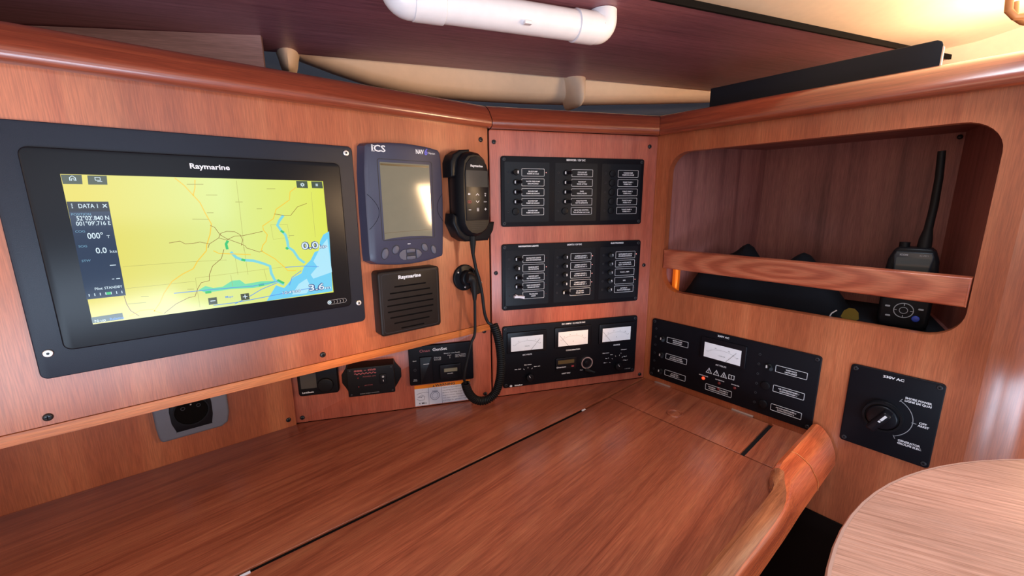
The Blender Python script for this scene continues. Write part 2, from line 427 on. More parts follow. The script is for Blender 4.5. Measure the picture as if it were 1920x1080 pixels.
# inside of the locker behind the opening (own sheet of wood each side)
fl = [(XC+.018, .478), (XC+.018, .019), (1.05, .075), (1.05, .377)]
mb = M(locker_wood)
mb.loft([[(x, y, 0.2035) for x, y in fl], [(x, y, 0.2055) for x, y in fl]])
mb.loft([[(x, y, 0.530) for x, y in fl], [(x, y, 0.532) for x, y in fl]])
def wallq(a, b, t):
    d_ = (Vector(b)-Vector(a)).normalized(); n_ = Vector((d_.y, -d_.x))*t
    p = [a, b, (b[0]+n_.x, b[1]+n_.y), (a[0]+n_.x, a[1]+n_.y)]
    mb.loft([[(x, y, 0.2035) for x, y in p], [(x, y, 0.532) for x, y in p]])
wallq(fl[0], fl[3], -0.003); wallq(fl[3], fl[2], -0.003); wallq(fl[2], fl[1], -0.003)
FCi = FC.inverted()
mb.v = [tuple(FCi @ Vector(p)) for p in mb.v]
part(mb, 'locker_lining', wc)
part(M(footwell).box(-.505, -.001, -.749, -.135, .0005, .004), 'footwell_shade_sheet', wc, 'near-black sheet standing in for the shade under the chart table')  # dark sheet over the lower wall paints in the kneehole shade
mt = M(fabric_black).slab([(x, y) for x, y in ((XC+.019, .470), (XC+.019, .026), (1.045, .080), (1.045, .372))][::-1], .2056, .2066)
mt.v = [tuple(FCi @ Vector(p)) for p in mt.v]; part(mt, 'locker_floor_sheet', wc, 'black sheet on the locker floor')  # thin near-black sheet over the wood, darkening the locker floor
t_ = M(screw_black); c_ = FCi @ Vector((1.035, 0.080, 0.506)); t_.ball(tuple(c_), .004, .004, .004); part(t_, 'screw', wc)

# rounded rails that cap the three walls
PR = [(-0.001, 0.5385), (0.011, 0.5368), (0.0165, 0.5385), (0.0195, 0.5425), (0.0200, 0.5470), (0.0180, 0.5525), (0.0135, 0.5590), (0.007, 0.5675), (0.000, 0.5735), (-0.008, 0.5785), (-0.018, 0.5815), (-0.040, 0.5825), (-0.048, 0.580), (-0.048, 0.5385)]
def isect(p1, d1, p2, d2):
    det = d1.x*-d2.y + d2.x*d1.y
    r = p2-p1; t = (r.x*-d2.y + d2.x*r.y)/det
    return p1+d1*t
def railloop(kind):
    L = []
    for o_, z in PR:
        if kind == 'A0': p = Vector((-1.1, YA-o_, 0))
        elif kind == 'AB': p = isect(Vector((0, YA-o_, 0)), Vector((1, 0, 0)), nB*(DB-o_), dB)
        elif kind == 'BC': p = isect(Vector((XC-o_, 0, 0)), Vector((0, 1, 0)), nB*(DB-o_), dB)
        elif kind[0] == 'C':
            a = float(kind[1:])
            c_ = Vector((XC+0.07, -0.004, 0)); rr = 0.07+o_
            if a >= 0: p = c_+Vector((-math.cos(R_(a)), -math.sin(R_(a)), 0))*rr
            if a == 90: p = p
        elif kind == 'E': p = Vector((XC+0.9, -0.004-0.07-o_, 0))
        L.append((p.x, p.y, z))
    return L
def rail(name, F, kinds, label):
    Fi = F.inverted(); mb = M(rail_wood)
    mb.loft([[tuple(Fi @ Vector(p)) for p in railloop(k)] for k in kinds])
    return struct(mb, name, F, label)
def gap(kindsA): pass
tr1 = rail('trim_1', FA, ['A0', 'AB'], 'rounded varnished teak rail capping the left wall')
tr2 = rail('trim_2', FB, ['AB', 'BC'], 'short rounded teak rail above the switch panels')
rail('trim_3', FC, ['BC', 'C0']+['C%d' % a for a in range(10, 91, 10)]+['E'], 'rounded teak rail over the locker, glossy at its right end')
for kd, w_ in (('AB', .0007), ('BC', .0004)):
    Fi_ = FB.inverted()
    part(M(void_black).tube([tuple(Fi_ @ Vector(p)) for p in railloop(kd)[:12]], w_, 5), 'joint_line', tr2)
# shelf top behind the rails
sp = [(-1.1, YA+.045), (seamX+.01, YA+.045), (0.835, .53), (0.862, .50), (0.862, -.02), (1.48, -.02), (1.48, .65), (.98, .85), (-1.1, 1.25)]
struct(M(locker_wood).slab(sp[::-1] if False else sp, 0.515, 0.530), 'trim_4', FW, 'shelf behind the rails')

# ------------------------------------------------------------------ overhead
dP = Vector((0.969004, -0.242891, 0.045107)); eP = Vector((0.243139, 0.969992, 0)); NP = dP.cross(eP)
FP = Matrix((dP, eP, NP)).transposed().to_4x4(); FP.translation = Vector((0.501, 0.797, 0.680))
t = thing('ceiling_panel', 'dark purple-brown veneered ceiling panel carrying the white tube', 'panel', FP)
part(M(ceil_wood).box(-1.5, 1.10, -0.383, 0.0, 0.0, 0.008, 0.001), 'board', t)
part(M(void_black).box(-1.5, 1.10, -0.3875, -0.383, -0.001, 0.009), 'edging', t, 'black edging along the near side')
# headliner (cream), a little above the panel
mb = M(cream_ceiling)
NSX = 14
rows = []
for j, (tt, zz) in enumerate(((0.03, 0.030), (-0.30, 0.026), (-0.42, 0.030), (-0.50, 0.045), (-0.66, 0.080), (-0.67, 0.14))):
    rows.append([FP @ Vector((-1.7+3.0*i/NSX, tt, zz)) for i in range(NSX+1)])
for j in range(len(rows)): rows[j] = [tuple(p) for p in rows[j]]
mb.loft(rows, False, False, False)
mb.loft([[(p[0], p[1], p[2]+0.02) for p in r] for r in rows][::-1], False, False, False)
struct(mb, 'ceiling', FW, 'cream moulded headliner')
# moulded liner behind the shelf, in the direction of the back wall
dH = Vector((dP.x, dP.y, 0)).normalized()
FN = frame((0.501, 0.797, 0), dH)
ln = M(cream)
KN = [(-1.6, .70), (-.8, .70), (-.45, .695), (-.33, .688), (-.288, .672), (-.226, .655), (-.16, .640), (-.10, .632), (-.054, .629), (.065, .631), (.198, .637), (.349, .647), (.614, .674), (.80, .694), (.939, .712), (1.3, .74)]
LP = [(.008, lambda z: z+.09), (.009, lambda z: z+.045), (.012, lambda z: z+.018), (.017, lambda z: z+.009), (.026, lambda z: z+.003), (.040, lambda z: z), (.060, lambda z: z+.002), (.13, lambda z: z+.02)]
ln.loft([[(u, zf(zl), -t_) for u, zl in KN] for t_, zf in LP][::-1], False, False, False)
liner = struct(ln, 'trim_5', FN, 'cream moulded deck liner seen between the rail and the ceiling panel')
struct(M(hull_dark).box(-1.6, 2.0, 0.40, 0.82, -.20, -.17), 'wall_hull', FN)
def rib(u0, zt=0.715, s=1.0, zs=1.0):
    mb = M(cream); rows = []
    for z, hw, pr in ((0, .062, .002), (.012, .042, .016), (.024, .029, .030), (.038, .0225, .040), (.056, .0185, .046), (.072, .0160, .048), (.085, .0125, .045), (.092, .008, .038), (.095, .002, .030)):
        base = -0.030; z = zt-z*zs
        rows.append([(u0-hw*s, z, base)] + [(u0-hw*s*math.cos(R_(a)), z, base+.020+(pr*s)*math.sin(R_(a))**0.8) for a in (12, 30, 50, 70, 90, 110, 130, 150, 168)] + [(u0+hw*s, z, base)])
    mb.loft(rows[::-1], True, True)
    return part(mb, 'moulded_rib', liner)
rib(0.305, 0.722); rib(-0.305, 0.705, .9, .75)
# outer wall to starboard beyond the rail
struct(M(cream_ceiling).box(1.49, 1.51, -2.4, 0.9, -0.75, 0.95), 'wall_outboard')

# boards standing behind the rails
mb = M(board_wood).rbox(-1.25, -0.1885, 0.50, 0.6625, -0.006, 0.0, 0.001, 0.0)
B0 = Vector((0.152, 0.805, 0)); 
FBd = frame(nB*(nB.dot(B0)), dB)
u_end = B0.dot(dB)
t = thing('upright_board', 'grey-brown veneered board standing behind the left rail', 'board', FBd, (u_end-0.5, 0.53, 0))
part(M(board_wood).loft([[(u_end-1.1, .53, -.008), (u_end, .53, -.008), (u_end, .6645, -.008), (u_end-1.1, .6105, -.008)], [(u_end-1.1, .53, 0), (u_end, .53, 0), (u_end, .6645, 0), (u_end-1.1, .6105, 0)]]), 'board', t)
part(M(board_wood).loft([[(u_end, .53, -.008), (u_end+.0012, .53, -.008), (u_end+.0012, .6645, -.008), (u_end, .6645, -.008)], [(u_end, .53, 0), (u_end+.0012, .53, 0), (u_end+.0012, .6645, 0), (u_end, .6645, 0)]]), 'edge_veneer', t)
FCd = frame((0.875, 0, 0), (0, -1, 0))
t = thing('black_board', 'black board standing behind the right rail under the ceiling panel', 'board', FCd, (-0.3, 0.53, 0))
mbb = M(black_board).slab([(-.43, .53), (-.1025, .53), (-.1025, .618), (-.104, .6225), (-.109, .6255), (-.43, .6255)], -.010, 0.0, 0.0015)
part(mbb, 'board', t)
part(M(cream).box(-.1025, -.1010, .53, .616, -.010, -.0005), 'edge_veneer', t, 'pale edge')

# ------------------------------------------------------------------ tube on the ceiling panel
TT, TZ = -0.328, -0.0250
t = thing('ceiling_tube', 'white plastic tube with elbow ends fixed across the ceiling panel', 'tube', FP, (-0.03, TT, TZ))
part(M(white_plastic).tube([(-.163, TT, TZ), (-.12, TT, TZ), (0.07, TT, TZ), (.118, TT, TZ)], .0203, 28), 'tube', t)
for a, b, sg in ((-.158, -.118, -1), (.116, .080, 1)):
    part(M(white_plastic).tube([(min(a, b), TT, TZ), (min(a, b)+.001, TT, TZ), (max(a, b)-.001, TT, TZ), (max(a, b), TT, TZ)], [.0208, .0222, .0222, .0208], 28), 'sleeve', t)
    e0 = a
    pth = [(e0-sg*.003, TT, TZ), (e0+sg*.006, TT, TZ)]
    for k in range(1, 9):
        an = R_(k*90/8); pth.append((e0+sg*(.004+.013*math.sin(an)), TT, TZ+.013*(1-math.cos(an))))
    pth.append((e0+sg*.017, TT, -0.0005))
    part(M(white_plastic).tube(pth, .0212, 28), 'elbow', t)
part(M(white_plastic).box(-.012, -.002, TT-.0225, TT-.016, TZ-.0155, TZ-.011, .001), 'clip_tab', t)
t = thing('lamp_bracket', 'small tan bracket on the bright cream headliner, top right', 'bracket', FW, (1.10, .045, .72))
part(M(plain('tan_metal', srgb(140, 100, 66), .5)).tube([(1.085, .060, .722), (1.083, .058, .700), (1.090, .050, .690), (1.10, .035, .690)], .005, 16), 'arm', t)
part(M(MATS['tan_metal']).tube([(1.125, .055, .722), (1.125, .052, .700), (1.127, .042, .690), (1.13, .03, .684)], .005, 16), 'arm', t)

# ------------------------------------------------------------------ chart table
YO = 0.1315
tb = thing('chart_table', 'teak chart table with lift-up lid, filling the corner below the panels', 'table', FW, (0.3, 0.45, 0))
XL = -1.1
def dslab(m, pts, name, z0=-.013, z1=0.0, lab=None, bev=.0008):
    return part(M(m).slab(pts, z0, z1, bev), name, tb, lab)
P_BL = (0.1363+0.0, YLOW)   # wall_recess meets wall_back
bc = nB*DB+dB*UC
q1 = nB*(DB-.0002)+dB*(-.2015); q2 = nB*(DB-.0002)+dB*(UC-.0006)
dslab(desk_wood, [(XL, .4910), (0.56, .4940), (XC-.001, .4995), (XC-.001, q2.y), (q2.x, q2.y), (q1.x, q1.y), (.1363, YLOW-.0003), (XL, YLOW-.0005)], 'rear_board')
dslab(desk_wood, [(XL, .148), (.6675, .160), (.6700, .4905), (0.56, .4875), (XL, .4840)], 'lid')
dslab(desk_wood, [(.6706, .2300), (.8085, .2345), (.8128, .4962), (.6732, .4915)], 'small_lid')
dslab(desk_wood, [(.6703, .160), (.8140, .160), (.8140, .2325), (.8090, .2270), (.6707, .2225)], 'end_board')
part(M(void_black).slab([(XL, .140), (.8140, .140), (.8140, bc.y-.004), (P_BL[0], P_BL[1]-.004), (XL, YLOW-.004)], -.032, -.0135), 'carcass', tb)
part(M(void_black).ribbon([(-.2, .4868), (.30, .4887), (.585, .4910)], .0076, -.0014), 'gap_seal', tb)
part(M(black_rubber).ribbon([(.6695, .2262), (.8088, .2308)], .007, -.003), 'gap_seal', tb)
part(M(tape_white).box(.583, .592, .4885, .4915, -.003, .0006), 'seal_end', tb, 'white end of the black seal')
part(M(tape_white).box(.010, .020, .4850, .4882, -.003, .0008), 'seal_end', tb, 'white end of the black seal')
# finger hole ring
rg = M(desk_wood); cx, cy = .711, .3665
rg.loft([[(cx+r*math.cos(2*math.pi*i/32), cy+r*math.sin(2*math.pi*i/32), z) for i in range(32)] for r, z in ((.0155, 0), (.0148, .0018), (.0130, .0024), (.0112, .0016), (.0104, -.0006), (.0098, .0003), (.0060, .0010), (.001, .0012))], False, True)
part(rg, 'finger_ring', tb)
for y0, y1 in ((.434, .471), (.263, .302)):
    part(M(strip_cream).box(.8105, .8145, y0, y1, -.001, .0022, .0005), 'hinge_strip', tb, 'thin pale hinge strip')
# moulded fiddle along the open edge
P0_ = [(.150, -.030), (.131, -.030), (.1325, -.016), (.1345, -.007), (.1425, .012), (.1500, .0215), (.1575, .0285), (.1640, .0300), (.1700, .0265), (.1740, .017), (.1750, -.001), (.1600, -.013)]
P1_ = [(.148, -.030), (.1295, -.030), (.1295, -.016), (.1295, -.004), (.1300, .006), (.1308, .0125), (.1325, .0160), (.1400, .0205), (.1480, .0235), (.1530, .0220), (.1545, -.001), (.1480, -.013)]
PM_ = [(.149, -.030), (.1300, -.030), (.1305, -.016), (.1315, -.005), (.1345, .009), (.1370, .0140), (.1400, .0160), (.1450, .0185), (.1500, .0205), (.1550, .0210), (.1570, -.001), (.1500, -.013)]
def mixp(a, b, t): return [(p[0]*(1-t)+q[0]*t, p[1]*(1-t)+q[1]*t) for p, q in zip(a, b)]
sts = [(XC-.0056, P0_), (.760, P0_), (.700, P0_), (.650, P0_), (.628, mixp(P0_, PM_, .10)), (.612, mixp(P0_, PM_, .45)), (.596, mixp(P0_, PM_, .9)), (.580, mixp(PM_, P1_, .35)), (.560, mixp(PM_, P1_, .8)), (.53, P1_), (.45, P1_), (.2, P1_), (-.4, P1_), (XL, P1_)]
fd = M(chart_fiddle_wood); n_ = len(P0_); o_ = 0
for x, P in sts: fd.v += [(x, y, z) for y, z in P]
fd.mat(scoop_wood); sc_i = fd.cur; fd.mat(chart_fiddle_wood)
for k in range(len(sts)-1):
    for i in range(n_):
        j = (i+1) % n_
        fd.f.append([k*n_+i, k*n_+j, (k+1)*n_+j, (k+1)*n_+i])
        fd.m.append(sc_i if (sts[k][0] < .630 and 6 <= i <= 9) else 0)
fd.f.append(list(range(n_))); fd.m.append(0); fd.f.append([(len(sts)-1)*n_+i for i in range(n_)][::-1]); fd.m.append(0)
fo = part(fd, 'fiddle', tb, 'rounded raised edge with a scooped finger grip')
ip = [(.7105, .1302, -.030), (.7105, .1312, -.016), (.7060, .1338, -.007), (.6990, .1418, .0125), (.6920, .1492, .0221), (.6870, .1568, .0290), (.6835, .1640, .0307)]
part(M(edge_wood).tube(ip, .0006, 5), 'inlay_line', fo)

# ------------------------------------------------------------------ round table top, bottom right
tt = thing('round_table', 'round pale-lit wooden table top at the bottom right corner', 'table', FW, (.377, -.334, .15))
tr = .3857; TC = (.377, -.334)
c64 = lambda r, z: [(TC[0]+r*math.cos(2*math.pi*i/96), TC[1]+r*math.sin(2*math.pi*i/96), z) for i in range(96)]
part(M(table_wood).loft([c64(tr-.006, .1275), c64(tr-.003, .129), c64(tr-.0032, .1478), c64(tr-.0032, .15), c64(.001, .15)]), 'table_top', tt)
part(M(band_wood).loft([c64(tr-.0032, .128), c64(tr, .131), c64(tr, .1475), c64(tr-.0012, .1498), c64(tr-.0032, .1502)], False, False), 'edge_band', tt)
part(M(steel).cyl(TC[0], TC[1], -.155, .127, .03, 24), 'pedestal', tt)
part(M(wall_wood).box(.20, .74, -.68, -.005, -.75, -.155, .004), 'light_block_box', tt)  # unseen box, added to keep low light out of the footwell

# ================================================================== INSTRUMENTS
def scl(mb, fr, w):
    k = 1-w/DIST[fr]
    mb.v = [(x*k, CAMZ+(y-CAMZ)*k, z) for x, y, z in mb.v]
    return mb
def dev(name, label, cat, fr, u, v, group=None):
    return thing(name, label, cat, FR[fr], (u, v, 0), group)
def pt(mb, name, par, fr='A', w=0.0, label=None): return part(scl(mb, fr, w), name, par, label)

# ---------------- chartplotter
cp = dev('chartplotter', 'large black chartplotter showing a yellow chart, on the left wall', 'chartplotter', 'A', .05, .35)
pt(M(black_plate).rbox(-.1285, .2280, .2165, .4868, 0, .004, .007, .0012), 'mounting_plate', cp, 'A', .004)
hs = pt(M(black_gloss).rbox(-.1068, .2082, .2448, .4618, .004, .0085, .008, .0015), 'housing', cp, 'A', .0085)
for u, v in ((.2188, .4770), (.2194, .2290+.0187), (-.1187, .2450), (-.1190, .4767)):
    mb = M(steel); mb.cyl(u, v, .004, .0058, .0044, 18, bev=.001); mb.ring(u, v, .0058, .0061, .0030, .0022, 18); mb.mat(dark_mark).cyl(u, v, .0058, .00595, .0016, 6)
    pt(mb, 'screw', cp, 'A', .005)
ws = .0088
scr = pt(M(g_land).flat([(-.0800, .2705), (.1824, .2705), (.1824, .4354), (-.0800, .4354)], ws), 'screen', cp, 'A', ws, 'lit chart display')
SEA=[[(1842,3631),(1757,3586),(1702,3491),(1671,3355),(1614,3340),(1548,3227),(1449,3139),(1405,3045),(1294,2999),(1197,2895),(1160,2861),(1064,2912),(1005,2825),(927,2708),(1812,2723)]]
SEA2=[[(1808,3524),(1693,3393),(1583,3204),(1630,3120),(1527,3012),(1558,2948),(1829,3018)],[(1468,2959),(1354,2894),(1251,2750),(1446,2742),(1510,2834)]]
TEAL=[[(197,2966),(271,3008),(350,2971),(451,2975),(561,3041),(650,3039),(704,2978),(893,2991),(1055,2980),(1068,2950),(918,2922),(789,2911),(637,2923),(518,2930),(373,2923),(260,2922)]]
RIV=[[(1258,3878),(1201,3807),(1170,3744),(1211,3669),(1255,3611),(1271,3517),(1273,3423),(1263,3443),(1333,3381),(1391,3261),(1464,3192)],[(592,3420),(642,3345),(711,3303),(832,3283),(937,3237),(1020,3191),(1025,3088),(1056,2990),(1165,2909)]]
GRN=[[(580,3569),(554,3527),(560,3457)],[(698,3313),(740,3292)],[(260,2922),(323,2922)],[(856,2940),(920,2946)],[(1089,2986),(1167,2928)],[(1203,3669),(1241,3640)],[(1245,3434),(1267,3405)]]
BLUE=[[(-49,2958),(209,2955),(520,2948),(793,2939),(1086,2967)],[(322,2744),(555,2743),(724,2753),(1100,2782),(1508,2814)],[(553,2725),(713,2792),(881,2880),(1084,2948)],[(1207,3154),(1450,3148),(1648,3118)],[(1231,2890),(1277,3001),(1408,3084)]]
ROAD=[[(142,4344),(219,4260),(294,4142),(349,4054),(381,3939),(431,3789),(400,3656),(349,3524),(338,3457),(325,3441),(230,3330),(178,3242),(65,3187),(-48,3108),(-143,2971),(-195,2862),(-264,2765)],[(1457,4260),(1375,4196),(1355,4087),(1177,3961),(1131,3836),(993,3742),(995,3688),(1035,3623),(1009,3533),(964,3482),(940,3411),(947,3401),(1088,3288),(1191,3165),(1236,3103),(1339,3092)],[(-489,2744),(-387,2795),(-260,2793)],[(-263,2773),(-189,2723)],[(334,4329),(321,4231),(291,4138)],[(410,3451),(461,3413),(810,3367)]]
BRN=[[(-13,3577),(93,3593),(139,3554),(219,3557),(287,3570),(379,3539),(485,3609),(567,3578),(660,3625),(749,3624),(985,3670)],[(415,3772),(460,3745),(504,3650),(569,3595),(651,3552),(721,3516),(763,3487),(775,3459),(915,3394),(956,3409)],[(485,3609),(514,3667),(580,3689),(666,3680),(721,3639),(742,3568),(719,3498)],[(524,3460),(481,3342),(378,3256),(330,3148),(320,3071),(235,3056),(193,2992),(148,2886),(92,2886),(-48,2822),(-120,2766),(-177,2721)],[(1150,3899),(1250,3879),(1350,3876),(1447,3991),(1574,4040)],[(-498,2990),(-491,2893),(-468,2809),(-402,2731)],[(379,3539),(359,3489)]]
GRY=[[(-462,3332),(123,3332),(536,3319)],[(-476,3075),(171,3081)],[(183,3122),(182,2741)],[(183,3122),(943,3153),(1208,3163)],[(761,4331),(757,3950),(749,3602),(741,3426)],[(747,3479),(749,3101)],[(556,3123),(560,2969)],[(631,3381),(637,3113)],[(1090,3756),(1295,3754),(1305,3571),(1100,3555),(1090,3756)],[(1648,4199),(1643,3553)],[(943,3153),(959,3002)]]
TICK=[[(246,4273),(411,4277)],[(421,4147),(537,4147)],[(719,4061),(800,4061)],[(948,3971),(1010,3971)],[(403,3929),(471,3928)],[(247,3855),(411,3848)],[(1094,4234),(1198,4236)],[(-355,2961),(-287,2954)],[(-485,2892),(-321,2885)],[(1296,3594),(1364,3596)],[(85,2990),(152,2984)]]
BOX=[[(-797,4347),(-641,4350),(-648,4252),(-795,4251)],[(-598,4347),(-446,4349),(-453,4252),(-605,4250)],[(1466,4349),(1610,4350),(1612,4250),(1468,4253)],[(1662,4348),(1808,4348),(1814,4252),(1665,4253)],[(-796,4069),(-474,4068),(-482,2996),(-807,2995)],[(278,2847),(370,2847),(369,2756),(277,2757)],[(633,2850),(729,2849),(730,2761),(633,2763)],[(-803,2786),(-542,2796),(-542,2720),(-802,2718)]]
q = lambda L: [(x/1e4, y/1e4) for x, y in L]
def layer(name, m, build):
    mb = M(m); build(mb); pt(mb, name, scr, 'A', ws)
def polys(Ls, z): return lambda mb: [mb.flat(q(L), z) for L in Ls]
def lines(Ls, w, z): return lambda mb: [mb.ribbon(q(L), w, z) for L in Ls]
z = ws
layer('chart_sea', g_sea, polys(SEA, z+.00004)); layer('chart_shoal', g_sea2, polys(SEA2, z+.00007))
layer('chart_estuary', g_teal, polys(TEAL, z+.00005))
layer('chart_grid', g_gry, lines(GRY, .00035, z+.00009))
layer('chart_river', g_riv, lines(RIV, .0034, z+.00010)); layer('chart_buoyage', g_green, lines(GRN, .0030, z+.00013))
layer('chart_main_road', g_org, lines(ROAD, .0011, z+.00016)); layer('chart_railway', g_brn, lines(BRN, .0006, z+.00018))
layer('chart_track', g_blue, lines(BLUE, .0009, z+.00020)); layer('chart_place_marks', g_gry, lines(TICK, .0007, z+.00021))
for i, b in enumerate(BOX):
    if i != 4: layer('screen_button', g_box, polys([b], z+.00024))
layer('data_panel', g_pan, polys([[(-797, 4069), (-474, 4068), (-482, 2996), (-807, 2995)]], z+.00024))
layer('data_header', g_hdr, polys([[(-797, 4069), (-474, 4068), (-475, 3960), (-798, 3960)]], z+.00027))
tx = M(g_white); Z = z+.00032
tx.text('DATA 1', -.0640, .4000, .0046, .0150, Z, bold=.01)
tx.ribbon([(-.0525, .4042), (-.0493, .4004)], .0008, Z).ribbon([(-.0525, .4004), (-.0493, .4042)], .0008, Z)
for i in range(3): tx.cyl(-.0763, .4004+i*.0019, Z-.0001, Z, .0006, 8)
tx.text("52°02'.840 N", -.0493, .3868, .0046, .0256, Z, 'R', bold=.01).text("001°09'.716 E", -.0490, .3812, .0044, .0272, Z, 'R', bold=.01)
tx.text('000°', -.0633, .3666, .0064, .0125, Z, bold=.01).text('T', -.0530, .3666, .0032, None, Z)
tx.text('0.0', -.0610, .3502, .0062, .0088, Z, bold=.01).text('kts', -.0513, .3500, .0032, .0056, Z)
tx.ribbon([(-.0565, .3358), (-.0515, .3358)], .0008, Z).ribbon([(-.0570, .3200), (-.0552, .3200)], .0007, Z).ribbon([(-.0535, .3200), (-.0503, .3200)], .0008, Z)
tx.text('Pilot: STANDBY', -.0611, .3092, .0028, .0228, Z, bold=.01)
for i in range(7): tx.ribbon([(-.0780+i*.0045, .3056), (-.0780+i*.0045, .3026)], .0007, Z)
tx.text('N-up', -.0735, .2725, .0030, .0090, Z, bold=.01)
tx.ribbon([(-.0737, .4287), (-.0737, .4318), (-.0715, .4338), (-.0693, .4318), (-.0693, .4287)], .0007, Z).ribbon([(-.0725, .4287), (-.0725, .4308), (-.0705, .4308), (-.0705, .4287)], .0006, Z)
tx.outline([(-.0545, .4330), (-.0545, .4295), (-.0500, .4295), (-.0500, .4330)][::1], .0005, Z).ribbon([(-.0530, .4285), (-.0490, .4285)], .0007, Z)
tx.ribbon([(.0300, .2795-.0015), (.0350, .2795-.0015)], .0011, Z) if False else None
tx.ribbon([(.0298, .2804), (.0352, .2804)], .0011, Z).ribbon([(.0655, .2807), (.0709, .2807)], .0010, Z).ribbon([(.0682, .2780), (.0682, .2834)], .0010, Z)
tx.ring(.1543, .4297, Z-.0001, Z, .0019, .0010, 12)
for i in range(8): a = math.pi*i/4; tx.ribbon([(.1543+.0018*math.cos(a), .4297+.0018*math.sin(a)), (.1543+.0029*math.cos(a), .4297+.0029*math.sin(a))], .0007, Z)
for i in range(3): tx.ribbon([(.1717, .4285+i*.0013), (.1748, .4285+i*.0013)], .0007, Z)
nv = M(g_navy)
for mb, b, zz in ((nv, .075, Z), (tx, .012, Z+.0002)):
    mb.text('0.0', .1560, .3392, .0098, .0228 if mb is tx else .0238, zz, bold=b, res=2); mb.text('kts', .1740, .3388, .0052, .0110, zz, bold=b*.8)
    mb.text('3.6', .1592, .2772, .0092, .0215 if mb is tx else .0225, zz, bold=b, res=2); mb.text('m', .1748, .2770, .0045, .0078, zz, bold=b*.8)
    mb.text('10:49:00', .1255, .2772, .0040, .0240, zz, bold=b*.7)
pt(tx, 'screen_lettering', scr, 'A', ws); pt(nv, 'lettering_outline', scr, 'A', ws)
lb = M(g_lbl)
for s_, x_, y_ in (('POSITION', -.0782, .3922), ('COG', -.0780, .3738), ('SOG', -.0780, .3576), ('STW', -.0780, .3416)): lb.text(s_, x_, y_, .0024, None, Z, 'L')
pt(lb, 'screen_caption', scr, 'A', ws)
bl = M(g_blue); bl.text('Relative', -.0595, .2725, .0030, .0120, Z, bold=.01); bl.text('Maps', .0506, .2820, .0028, .0085, Z, bold=.01)
pt(bl, 'blue_lettering', scr, 'A', ws)
gr = M(g_green).box(-.0640, -.0602, .3026, .3056, z+.0002, z+.0004); pt(gr, 'pilot_mark', scr, 'A', ws)
pt(M(white_print).text('Raymarine', .0507, .4462, .0060, .0405, ws, bold=.025, res=2), 'lettering', cp, 'A', ws)
sl = M(grey_print).outline(rrect(.1720, .2005, .2520, .2590, .0034), .0004, ws)
for i in range(4): sl.ribbon([(.1815+i*.0045, .2578), (.1826+i*.0045, .2555), (.1815+i*.0045, .2532)], .0005, ws)
sl.mat(g_white).ring(.1752, .2555, ws-.0001, ws+.0001, .0027, .0016, 16).cyl(.1752, .2555, ws-.0001, ws+.0001, .0009, 8)
pt(sl, 'power_slider', cp, 'A', ws)

# ---------------- navtex receiver
nx = dev('navtex_receiver', 'slate-coloured portrait receiver with a greenish screen and oval buttons', 'receiver', 'A', .30, .40)
out = [(.2405, .3125), (.2520, .3062), (.2700, .3035), (.2900, .3015), (.3150, .3008), (.3400, .3028), (.3600, .3058), (.3735, .3090), (.3765, .3130), (.3790, .3500), (.3808, .4000), (.3810, .4400), (.3798, .4750), (.3780, .4880), (.3740, .4935), (.3550, .4968), (.3300, .4988), (.3100, .4995), (.2850, .4985), (.2620, .4962), (.2490, .4940), (.2450, .4900), (.2412, .4500), (.2400, .4000), (.2398, .3500), (.2396, .3250)]
w = .018
mb = M(navy).loft([[(x-(.004 if x < .3 else -.0), y, 0) for x, y in out], [(x, y, .010) for x, y in inset(out, .0005)], [(x, y, .0155) for x, y in inset(out, .0020)], [(x, y, .018) for x, y in inset(out, .0060)]])
bd = pt(mb, 'body', nx, 'A', w*.8)
pt(M(dark_mark).outline(rrect(.2650, .3612, .3435, .4725, .004), .0010, w+.0004, .0015), 'screen_frame', nx, 'A', w)
pt(M(lcd).flat([(.2690, .3455), (.2850, .3476), (.3150, .3490), (.3400, .3482), (.3560, .3465), (.3560, .4672), (.2690, .4672)], w+.0003).mat(lcd_olive).box(.2700, .3545, .4622, .4652, w, w+.0005).ribbon([(.2695, .3560), (.3560, .3590)], .0004, w+.0006), 'screen', nx, 'A', w)
bt = lambda u, v, ru, rv, a: [(u+ru*math.cos(t)*math.cos(a)-rv*math.sin(t)*math.sin(a), v+ru*math.cos(t)*math.sin(a)+rv*math.sin(t)*math.cos(a)) for t in [2*math.pi*i/20 for i in range(20)]]
for u, v, ru, rv, a in ((.2680, .3227, .0056, .0090, -.3), (.2868, .3280, .0056, .0074, -.55), (.3400, .3282, .0052, .0072, .5), (.3572, .3230, .0046, .0080, .3)):
    mb = M(dark_mark).outline(bt(u, v, ru+.0010, rv+.0010, a), .0010, w+.0002, .001); mb.mat(navy_btn).slab(bt(u, v, ru, rv, a), w-.001, w+.0018, .0012)
    pt(mb, 'button', nx, 'A', w)
pad = [[(.3035, .3105), (.3035, .3262), (.2985, .3255), (.2935, .3215), (.2925, .3180), (.2945, .3135), (.2990, .3108)], [(.3235, .3108), (.3275, .3112), (.3325, .3150), (.3340, .3185), (.3315, .3225), (.3275, .3255), (.3230, .3260)], [(.3055, .3215), (.3215, .3215), (.3215, .3270), (.3135, .3280), (.3055, .3270)], [(.3055, .3100), (.3135, .3090), (.3215, .3100), (.3215, .3155), (.3055, .3155)]]
for i, P in enumerate(pad):
    if i == 0: P = P[::-1]
    mb = M(dark_mark).outline(inset(P, -.0008), .0008, w+.0002, .001); mb.mat(navy_btn).slab(P, w-.001, w+.0016, .0008); pt(mb, 'button', nx, 'A', w)
pt(M(dark_mark).box(.3065, .3205, .3170, .3200, w-.001, w+.0004), 'pad_slot', nx, 'A', w)
arcL = [(.2455+.0175*math.sin(math.pi*i/16)**.9, .4175-.0545*i/16+.0) for i in range(17)]
